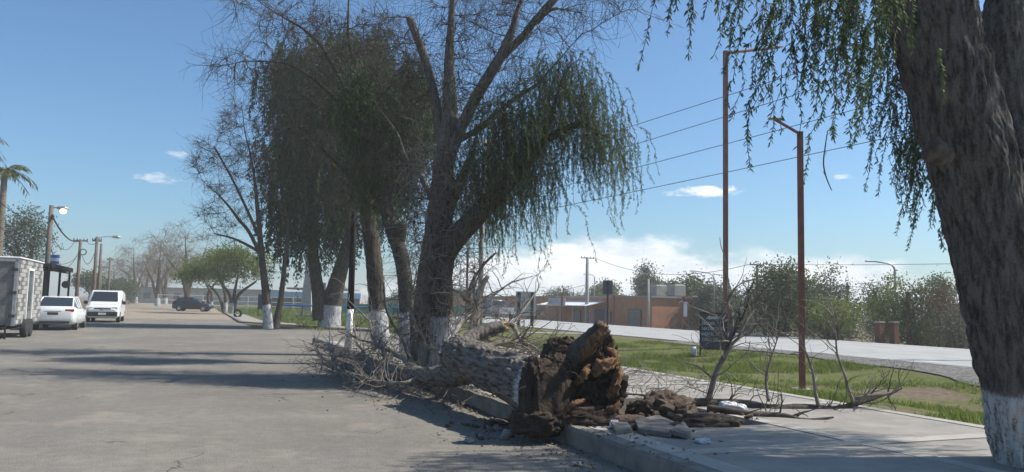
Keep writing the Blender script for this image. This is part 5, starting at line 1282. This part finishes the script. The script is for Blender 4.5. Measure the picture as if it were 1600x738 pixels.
# palms at the left edge
def palm(label, u, v, D, seed, n=17, L=1.5):
    q = P(u, v, D); z0 = 0.; t = thing('palm_tree', label, 'palm', (q[0], q[1], z0), 0, 'palms at the left edge'); r = np.random.default_rng(seed); h = q[2]
    mb = MB(); zz = np.linspace(-.05, h, 40); mb.tube(np.stack([.12 * np.sin(zz * .3), 0 * zz, zz], 1), .17 - .05 * zz / h + .012 * (np.arange(40) % 2), 12); part('trunk', mb, M['palmtrunk'], t)
    x0 = .12 * math.sin(h * .3)
    for k in range(n):
        az = k * 2.4 + r.uniform(-.2, .2); el = r.uniform(-.5, 1.0); d = np.array([math.cos(az), math.sin(az)]); s = np.linspace(0, 1, 12); l = L * r.uniform(.8, 1.15)
        px = l * s * math.cos(el * .6); pz = l * (s * math.sin(el) - .62 * s ** 2.2)
        pts = np.stack([x0 + d[0] * px, d[1] * px, h + pz], 1); mb = MB(); mb.tube(pts, np.linspace(.022, .005, 12), 4, cap=False)
        m_ = 46; f = r.uniform(.12, 1, m_) * 11; i = np.minimum(f.astype(int), 10); c = pts[i] + (pts[i + 1] - pts[i]) * (f - i)[:, None]; tg = pts[i + 1] - pts[i]; tg /= np.linalg.norm(tg, axis=1)[:, None]
        sd = np.array([-d[1], d[0], 0.]) * r.choice([-1, 1], m_)[:, None]; ax = tg * .5 + sd * .7 + [0, 0, -.55]; ax /= np.linalg.norm(ax, axis=1)[:, None]; leaves(mb, c, ax, .42, .018, r)
        part('frond', mb, M['palm'], t)
palm('palm with drooping pale fronds at the left edge', 4, 268, 36, 1, L=1.25); palm('taller palm whose frond tips show at the upper left edge', -44, 208, 37, 2)

# red lamp posts of the verge
def red_post(label, u, v, D, arm, r=.06, group='red posts along the verge'):
    q = P(u, v, D); z0 = gz(q[0], q[1]); t = thing('red_lamp_post', label, 'lamp post', (q[0], q[1], z0), 0, group); h = q[2] - z0
    mb = MB(); mb.box((0, 0, h / 2 - .05), (r * 2, r * 2, h + .1)); part('post', mb, M['redpaint'], t)
    e = P(*arm, D + .3) - np.array([q[0], q[1], z0]); mb = MB(); mb.tube([(0, 0, h - r), e], r * .7, 6); part('arm', mb, M['redpaint'], t)
    mb = MB(); mb.box(e + [0, 0, .02], (.30, .12, .06), bev=.02); part('lamp_head', mb, M['steel'], t)
    mb = MB(); mb.box((0, 0, .0), (.4, .4, .1)); part('base_plate', mb, M['greywall'], t)
    return t
red_post('tall slender red lamp post next to the dark blue signboard', 1133.5, 80, 31.4, (1218, 74), .085)
red_post('shorter red lamp post on the near side of the verge', 1250, 206, 16.8, (1211, 187), .052)

# signboard with arrow
p0 = GG(1094, 556); sb = thing('sign_board', 'dark blue hand-lettered signboard with a white left arrow on the verge', 'sign', (p0[0], p0[1], gz(p0[0], p0[1])), -.10)
BW, BH, BZ = .92, 1.28, .25
mb = MB(); mb.box((BW / 2, 0, BZ + BH / 2), (BW, .03, BH)); part('panel', mb, M['board'], sb)
mb = MB()
for x in (0, BW): mb.box((x, 0, (BZ + BH) / 2 - .05), (.045, .05, BZ + BH + .12))
for z in (BZ, BZ + BH): mb.box((BW / 2, 0, z), (BW + .04, .046, .045))
part('frame', mb, M['black'], sb)
mb = MB(); az = BZ + BH - .17; mb.poly([(.22, -.018, az), (.34, -.018, az + .085), (.34, -.018, az + .045), (.70, -.018, az + .045), (.70, -.018, az - .045), (.34, -.018, az - .045), (.34, -.018, az - .085)], (0, -.006, 0)); part('arrow', mb, M['boardpale'], sb)
def lettering(txt, x, z, size, parent, m, y=-.019, sx=1.):
    cu = bpy.data.curves.new('lettering', 'FONT'); cu.body = txt; cu.size = size; cu.extrude = .002
    o = bpy.data.objects.new('lettering_source', cu); COL.objects.link(o); dg = bpy.context.evaluated_depsgraph_get(); me = bpy.data.meshes.new_from_object(o.evaluated_get(dg)); COL.objects.unlink(o); bpy.data.objects.remove(o)
    v = np.zeros(len(me.vertices) * 3, np.float32); me.vertices.foreach_get('co', v); v = v.reshape(-1, 3); me.vertices.foreach_set('co', np.stack([x + v[:, 0] * sx, y - v[:, 2], z + v[:, 1]], 1).astype(np.float32).ravel()); me.update()
    me.materials.clear(); me.materials.append(m); l = bpy.data.objects.new('lettering', me); COL.objects.link(l); l.parent = parent
for i, tx in enumerate(('PREDIO', 'NATATORIO', 'HOSTEL SAN', 'COLUMBA')): lettering(tx, .06, BZ + BH - .42 - i * .19, .145, sb, M['boardpale'], sx=.82 if i > 1 else .9)
mb = MB(); lump(mb, GG(1084, 556) + [0, 0, .14], (.10, .08, .17), 91, .25, 2, 20, 14); single('plastic_sack', mb, M['bag'], 'white sack leaning on the left leg of the signboard', 'bag', smooth=True)

# road signs seen from behind
g0 = ST(49.1, 19.6); q0, q1, q2 = P(806, 456, 53.3), P(837, 456, 53.3), P(837, 494, 53.3)
rs = thing('road_sign', 'grey back of a large rectangular road sign on two dark posts', 'sign', (q0[0], 53.3, .08))
Wd_, zt, zb = q1[0] - q0[0], q1[2], q2[2]
mb = MB(); mb.box((Wd_ / 2, 0, (zt + zb) / 2 - .08), (Wd_, .04, zt - zb), bev=.01); part('panel', mb, M['signgrey'], rs)
for f_ in (.17, .83): mb = MB(); mb.box((Wd_ * f_, -.09, (zt - .1) / 2 - .3), (.2, .12, zt + .4)); part('post', mb, M['black'], rs)
for z in (.25, .75): mb = MB(); mb.box((Wd_ / 2, -.04, zb + (zt - zb) * z - .08), (Wd_ * .9, .03, .06)); part('rail', mb, M['steel'], rs)
D_ = 46.; q0, q1 = P(942, 438, D_), P(957, 460, D_); ds = thing('road_sign', 'dark square back of a small road sign behind the root plate', 'sign', ((q0[0] + q1[0]) / 2, D_, .08))
mb = MB(); mb.box((0, 0, (q0[2] + q1[2]) / 2 - .08), (q1[0] - q0[0], .03, q0[2] - q1[2]), bev=.008); part('panel', mb, M['board'], ds); mb = MB(); mb.box((0, -.045, q0[2] / 2 - .1), (.1, .06, q0[2] - .1)); part('post', mb, M['black'], ds)
bs = P(410, 480, 80); bo_ = thing('sign_board', 'small dark board on legs beside the twin limewashed trunks', 'sign', (P(404, 480, 66)[0], 66, .05))
mb = MB(); mb.box((.35, 0, 1.25), (.85, .04, 1.25)); part('panel', mb, M['board'], bo_); 
for x in (-.02, .72): mb = MB(); mb.box((x, .01, .6), (.05, .05, 1.3)); part('leg', mb, M['black'], bo_)
ty = thing('car_tyre', 'black tyre standing at the foot of the light green tree', 'tyre', G(371, 497, .04) + [0, 0, 0])
aa = np.linspace(0, 2 * math.pi, 29); mb = MB(); mb.tube([(.27 * math.cos(a), 0, .35 + .27 * math.sin(a)) for a in aa], .085, 8, cap=False); part('tread', mb, M['tyre'], ty, smooth=True); mb = MB(); mb.tube([(.2 * math.cos(a), 0, .35 + .2 * math.sin(a)) for a in aa], .02, 6, cap=False); part('bead', mb, M['plastic'], ty)
wp = thing('footed_pole', 'thin black pole with a limewashed foot left of the tree row', 'pole', G(545, 543, KZ))
c0 = G(545, 543, KZ); top = P(551, 330, c0[1]); mb = MB(); mb.tube([c0 + [0, 0, 1.12], [c0[0], c0[1], top[2]]], [.098, .08], 14); part('shaft', mb, M['black'], wp, True, True); mb = MB(); mb.tube([c0 - [0, 0, .02], c0 + [0, 0, 1.12]], .10, 14); part('painted_foot', mb, M['white'], wp, True, True)

# posts and lamps around the highway
def curved_lamp(label, u, vtop, D, arm_px, side=-1, base_v=None, m='steel'):
    q = P(u, vtop, D); z0 = gz(q[0], q[1]); h = q[2] - z0; t = thing('street_lamp', label, 'street lamp', (q[0], q[1], z0), 0, 'curved lamps along the highway')
    a = arm_px * D / F; th = np.linspace(0, math.pi / 2, 7); k = min(.35 * a, 1.)
    pts = [(0, 0, -.05), (0, 0, h - k)] + [(side * k * (1 - math.cos(x)), 0, h - k + k * math.sin(x)) for x in th[1:]] + [(side * a, 0, h + a * .08)]
    mb = MB(); mb.tube(pts, np.linspace(.07, .035, len(pts)), 8); part('post', mb, M[m], t, smooth=True); mb = MB(); mb.box((side * (a + .2), 0, h + a * .08), (.5, .16, .08), bev=.02); part('lamp_head', mb, M['steel'], t)
curved_lamp('curved street lamp arching left beside the light open tree', 1398, 412, 46, 34); curved_lamp('shorter curved street lamp just left of the brick piers', 1370, 445, 66, 22)
curved_lamp('curved street lamp left of the tall red post', 1116, 427, 66, 30); curved_lamp('second curved lamp half hidden by the tall red post', 1139, 431, 76, 22); curved_lamp('curved street lamp right of the power pole by the orange building', 929, 430, 95, 12)
def tpole(label, u, v, D, arms, r=.14, m='pole_conc'):
    return util_pole(label, u, v, D, r, m, arms, 'power poles beyond the highway')
_, wa = tpole('concrete power pole with crossarm before the orange building', 918, 402, 78, ((.1, .75),), .22)
_, wb = tpole('power pole with two crossarms above the dark thicket', 1183, 413, 58, ((.05, .65), (.9, .45)), .12, 'pole_wood')
_, wc = tpole('bare power pole top between thicket and grey house', 1324, 441, 56, (), .11, 'pole_wood')
_, wd = tpole('grey pole with lamp arm behind the open light tree', 1388, 440, 50, (), .12)
_, we = tpole('pale pole at the right end of the orange building', 1013, 436, 66, (), .13)
_, wf = tpole('concrete pole hanging behind the drooping pepper crown', 757, 215, 48, ((.3, 1.0), (1.6, .9)), .17)
_, wg = tpole('power pole carrying the four wires out of view to the right', 1790, 60, 26, ((.3, .9), (1.5, .8)), .16)
for i, (a, b) in enumerate((((985, 195), (1240, 112)), ((985, 225), (1240, 145)), ((990, 260), (1240, 193)), ((965, 302), (1240, 243)))):
    A_ = P(*a, 40.); B_ = P(*b, 34.); d = B_ - A_; wire(('uppermost', 'second', 'third', 'lowest')[i] + ' of the four wires crossing the sky behind the red post', A_ - d * 1.15, B_ + d * 1.7, -.0 + .12, .016, 'four wires over the highway')
wire('wire from the concrete power pole towards the conifer', wa + [.6, 0, 0], wb + [-.5, 0, .0], 1.2, .02); wire('wire running right from the two-armed power pole', wb + [.6, 0, 0], ST(10, 60, 6.2), .6, .016); wire('wire running left from the concrete power pole', wa + [0, 0, -2.7], P(690, 460, 85), .8, .02); wire('lower wire crossing above the grey house', wb + [.4, 0, -.9], P(1700, 452, 44), .5, .014)
def banner_post(label, u, D, vtop, ban, lamp_side=1):
    q = P(u, vtop, D); z0 = gz(q[0], q[1]); h = q[2] - z0; t = thing('banner_post', label, 'lamp post', (q[0], q[1], z0), 0, 'red posts across the highway')
    mb = MB(); mb.box((0, 0, h / 2), (.17, .17, h)); part('post', mb, M['redpaint'], t); mb = MB(); mb.tube([(0, 0, h - .05), (lamp_side * .8, 0, h + .03)], .035, 6); part('arm', mb, M['redpaint'], t); mb = MB(); mb.box((lamp_side * .8, 0, h + .04), (.4, .16, .08), bev=.02); part('lamp_head', mb, M['steel'], t)
    if ban:
        x0, x1, v0, v1 = ban; a, b = P(x0, v0, D - .1), P(x1, v1, D - .1); mb = MB(); mb.box(((a[0] + b[0]) / 2 - q[0], -.14, (a[2] + b[2]) / 2 - z0), (b[0] - a[0], .03, a[2] - b[2])); part('banner', mb, M['banner'], t)
banner_post('red post with a white banner left of the signboard', 1068, 56, 464, (1068, 1073.5, 472, 495)); banner_post('red post with a white banner behind the fallen branch shoots', 1218, 46, 461, (1217, 1222, 472, 499)); banner_post('lone red lamp post right of the brick piers', 1418, 42, 456, None)
banner_post('red post in front of the orange building left of the power pole', 878, 72, 459, None); banner_post('red post in front of the orange building right of the small dark sign', 959, 62, 462, None); banner_post('thin red post behind the pale snag', 731, 60, 395, None)

# ------------------------------------------------------------------ buildings beyond the highway (s along, t across)
def bld(name, label, s, t, z=-.92): return thing(name, label, 'building', ST(s, t, z), ANG)
ob = bld('orange_building', 'long low orange building with a white awning across the highway', 78, 37.5)
# facade towards the highway is at local x = 0, y along the street
hh = 3.35
def yat(u):   # where the sight line through picture column u meets the facade
    k = ray(u, 490); n_ = DN; p0_ = ST(78, 37.5); lam = (p0_[:2] @ n_) / (k[:2] @ n_); q = k[:2] * lam; return float((q - p0_[:2]) @ DS)
y0, y1 = yat(1019), 42.
mb = MB(); mb.box((4, (y0 + y1) / 2, hh / 2), (8, y1 - y0, hh)); part('wall', mb, M['orange'], ob)
mb = MB(); mb.box((4, (y0 + y1) / 2, hh + .08), (8.3, y1 - y0 + .3, .16)); part('roof_edge', mb, M['greywall'], ob)
def opening(u0, u1, z0, z1, nm, m, m2=None, dep=.05):
    a, b = sorted((yat(u0), yat(u1))); mb = MB(); mb.box((-dep / 2, (a + b) / 2, (z0 + z1) / 2), (dep, b - a, z1 - z0)); o = part(nm, mb, m, ob)
    if m2: mb = MB(); mb.box((-dep - .02, (a + b) / 2, (z0 + z1) / 2), (.03, (b - a) * .86, (z1 - z0) * .94)); part('panel', mb, m2, o)
opening(982, 1003, 0, 2.3, 'garage_door', M['plastic'], M['claddark']); opening(895, 908, 0, 2.1, 'door', M['plastic'], M['claddark']); opening(917, 928, 0, 2.4, 'pink_panel', M['pink']); opening(929, 946, 0, 2.3, 'poster_panel', M['blue'], M['board']); opening(846, 851, .9, 1.9, 'window', M['claddark'], M['pane']); opening(952, 957, .8, 2., 'window', M['claddark'], M['pane'])
a, b = sorted((yat(866), yat(946))); mb = MB(); mb.loft([[(-2.2, y, 2.45), (-2.2, y, 2.52), (0, y, 3.0), (0, y, 2.93)] for y in np.linspace(a, b, 7)]); aw = part('awning', mb, M['white'], ob)
for y in np.linspace(a + .2, b - .2, 5): mb = MB(); mb.cyl((-2.1, y, 0), (-2.1, y, 2.46), .04, 6); part('post', mb, M['steel'], aw)
a, b = sorted((yat(887), yat(914))); mb = MB(); mb.box((-2.28, (a + b) / 2, 2.85), (.08, b - a, .75)); part('signboard', mb, M['signgrey'], ob)
for k in range(2): mb = MB(); mb.box((3, yat(985) - 3 * k, hh + .7), (1.2, 1.2, 1.1), bev=.1); part('water_tank', mb, M['greywall'], ob)
gh = bld('grey_house', 'low grey house half hidden by the bright green tree', 28.5, 41.)
mb = MB(); mb.box((4, 0, 1.5), (8, 11, 3.)); part('wall', mb, M['greywall'], gh); mb = MB(); mb.box((4, 0, 3.06), (8.4, 11.4, .12)); part('roof', mb, M['stone'], gh)
for y in (-2.6, 2.2): mb = MB(); mb.box((-.03, y, 1.6), (.06, .9, 1.1)); o = part('window', mb, M['white'], gh); mb = MB(); mb.box((-.065, y, 1.6), (.03, .78, .98)); part('pane', mb, M['pane'], o)
mb = MB(); mb.box((-.03, 0, 1.05), (.06, .95, 2.1)); part('door', mb, M['claddark'], gh)
yb = bld('yellow_house', 'small ochre wall with a dark window under the trees left of the white banner', 62, 44.)
mb = MB(); mb.box((3, 0, 1.3), (6, 9, 2.6)); part('wall', mb, mat('ochre_plaster', (.30, .24, .13), (.38, .31, .18), 2, .9), yb); mb = MB(); mb.box((-.03, -1, 1.3), (.06, 1.2, 1.1)); part('window', mb, M['pane'], yb); mb = MB(); mb.box((3, 0, 2.66), (6.4, 9.4, .12)); part('roof', mb, M['greywall'], yb)
for i, (u, D, lab) in enumerate(((1374, 38, 'dark red brick pier left of the taller reddish one'), (1397, 38, 'reddish brick pier under the curved street lamp'))):
    q = P(u, 505, D); z0 = gz(q[0], q[1]); t = thing('brick_pier', lab, 'pier', (q[0], q[1], z0), ANG, 'brick gate piers'); hp = q[2] - z0; mb = MB(); mb.box((0, 0, hp / 2), (.30, .30, hp)); part('shaft', mb, M['brickred'], t); mb = MB(); mb.box((0, 0, hp + .04), (.36, .36, .06), bev=.015); part('cap', mb, M['greywall'], t)
lw = thing('roadside_wall', 'low brownish wall along the far side of the highway', 'wall', ST(20, 33.4, -.9), ANG)
for k in range(5): mb = MB(); mb.box((0, -14 + k * 4.02, .55), (.2, 4.0, 1.1)); part('panel', mb, M['stone'], lw)
# station area past the side road
fe = thing('blue_rail_fence', 'low fence with a blue top rail past the side road', 'fence', ST(58, 8), 0)
fa, fbb = G(437, 506, .05), G(640, 508, .05); fa = P(437, 503, 60) * [1, 1, 0]; fbb = P(660, 505, 56) * [1, 1, 0]
mb = MB(); mb.tube([fa + [0, 0, 1.12], fbb + [0, 0, 1.12]], .06, 8); part('rail', mb, M['blue'], fe, True)
for f_ in np.linspace(0, 1, 7): q = fa + (fbb - fa) * f_; mb = MB(); mb.cyl(q, q + [0, 0, 1.1], .06 if f_ != 0 else .05, 8); part('post', mb, M['pole_wood'], fe, True)
wl = thing('low_wall', 'low grey concrete wall behind the blue rail fence', 'wall', fa); d = fbb - fa
mb = MB(); a_ = fa + [-.2, 5, 0]; b_ = fbb + [1, 5, 0]; mb.poly([a_, b_, b_ + [0, .3, 0], a_ + [0, .3, 0]], (0, 0, .34)); part('body', mb, M['greywall'], wl, True)
sv = thing('service_building', 'low building with a pale blue fascia far behind the limewashed trunks', 'building', (P(478, 470, 110)[0], 110, 0))
mb = MB(); mb.box((1, 3, 1.2), (13, 6, 2.4)); part('wall', mb, M['greywall'], sv); mb = MB(); mb.box((1, -.3, 2.2), (13.4, .5, .75)); part('fascia', mb, mat('pale_blue_fascia', (.26, .40, .60), (.34, .48, .66), 2, .5), sv); mb = MB(); mb.box((2, 2, 3.05), (9, 6, .25)); part('roof', mb, M['stone'], sv)
for x in np.arange(-4.5, 7, 1.9): mb = MB(); mb.box((x, -.06, 1.), (1.2, .08, 1.5)); part('window', mb, M['pane'], sv)
tw = thing('concrete_column', 'tapering grey concrete column rising between the limewashed trunks', 'column', P(480, 480, 90) * [1, 1, 0])
mb = MB(); q = P(482, 385, 90); h_ = q[2]; mb.loft([[(-w, -w, z), (w, -w, z), (w, w, z), (-w, w, z)] for z, w in ((-.1, .62), (1.5, .55), (3.6, .42), (4.0, .36), (h_, .26))]); part('shaft', mb, M['pole_conc'], tw); mb = MB(); mb.box((-.9, 0, h_ - 2.6), (1.5, .2, .15)); part('arm', mb, M['steel'], tw)
bsn = thing('billboard', 'brown sign box on a thin pole beside the concrete column', 'sign', P(492, 490, 75) * [1, 1, 0]); q = P(497, 448, 75); x_ = q[0] - P(492, 490, 75)[0]
mb = MB(); mb.cyl((0, 0, 0), (0, 0, q[2] + 1.), .08, 8); part('post', mb, M['redpaint'], bsn); mb = MB(); mb.box((x_ + .2, 0, q[2]), (1.1, .15, .75)); part('panel', mb, M['stone'], bsn)
gf = thing('green_fence', 'strip of green netting far behind the tree row', 'fence', P(640, 485, 80) * [1, 1, 0])
for k in range(4): mb = MB(); mb.box((-6 + k * 4, 0, .75), (3.9, .05, 1.0)); part('panel', mb, M['green'], gf); mb = MB(); mb.cyl((-8 + k * 4, 0, 0), (-8 + k * 4, 0, 1.4), .05, 6); part('post', mb, M['steel'], gf)
wf_ = thing('wire_mesh_fence', 'pale rail fence far behind the light green trees', 'fence', P(340, 480, 105) * [1, 1, 0])
for k in range(9): mb = MB(); mb.cyl((-8 + k * 3, 0, 0), (-8 + k * 3, 0, 1.8), .05, 6); part('post', mb, M['white'], wf_)
for z in (.5, 1.1, 1.75): mb = MB(); mb.tube([(-8, 0, z), (16, 0, z)], .035, 6); part('rail', mb, M['white'], wf_)
for i, (u, D, w, h, lab, m_) in enumerate(((330, 170, 30, 3.2, 'long hazy grey shed behind the far fence', 'greywall'), (590, 150, 34, 3., 'hazy brown flat-roofed shed behind the tree row', 'stone'), (690, 160, 22, 2.8, 'hazy pale building under the drooping pepper branches', 'greywall'))):
    q = P(u, 475, D); t = thing('far_shed', lab, 'building', (q[0], q[1], -.9 if i else 0), .15); mb = MB(); mb.box((0, 0, h / 2), (w, 8, h)); part('wall', mb, M[m_], t); mb = MB(); mb.box((0, 0, h + .1), (w + .5, 8.5, .2)); part('roof', mb, M['stone'], t)
    for k in range(5): mb = MB(); mb.box((-w * .4 + k * w * .2, -4.03, h * .5), (1.4, .06, 1.2)); part('window', mb, M['pane'], t)

# ------------------------------------------------------------------ dusty air
mb = MB(); mb.box((0, 60, 8.2), (1500, 1500, 20.6))
hz_m = bpy.data.materials.new('dusty_air'); hz_m.use_nodes = True; nt_ = hz_m.node_tree; nt_.nodes.clear()
o_ = nt_.nodes.new('ShaderNodeOutputMaterial'); v_ = nt_.nodes.new('ShaderNodeVolumePrincipled'); v_.inputs['Color'].default_value = (.93, .92, .90, 1); v_.inputs['Density'].default_value = .0011; v_.inputs['Anisotropy'].default_value = .2
nt_.links.new(v_.outputs[0], o_.inputs['Volume'])
single('haze', mb, hz_m, 'pale dusty air over the whole place', None, kind='stuff')
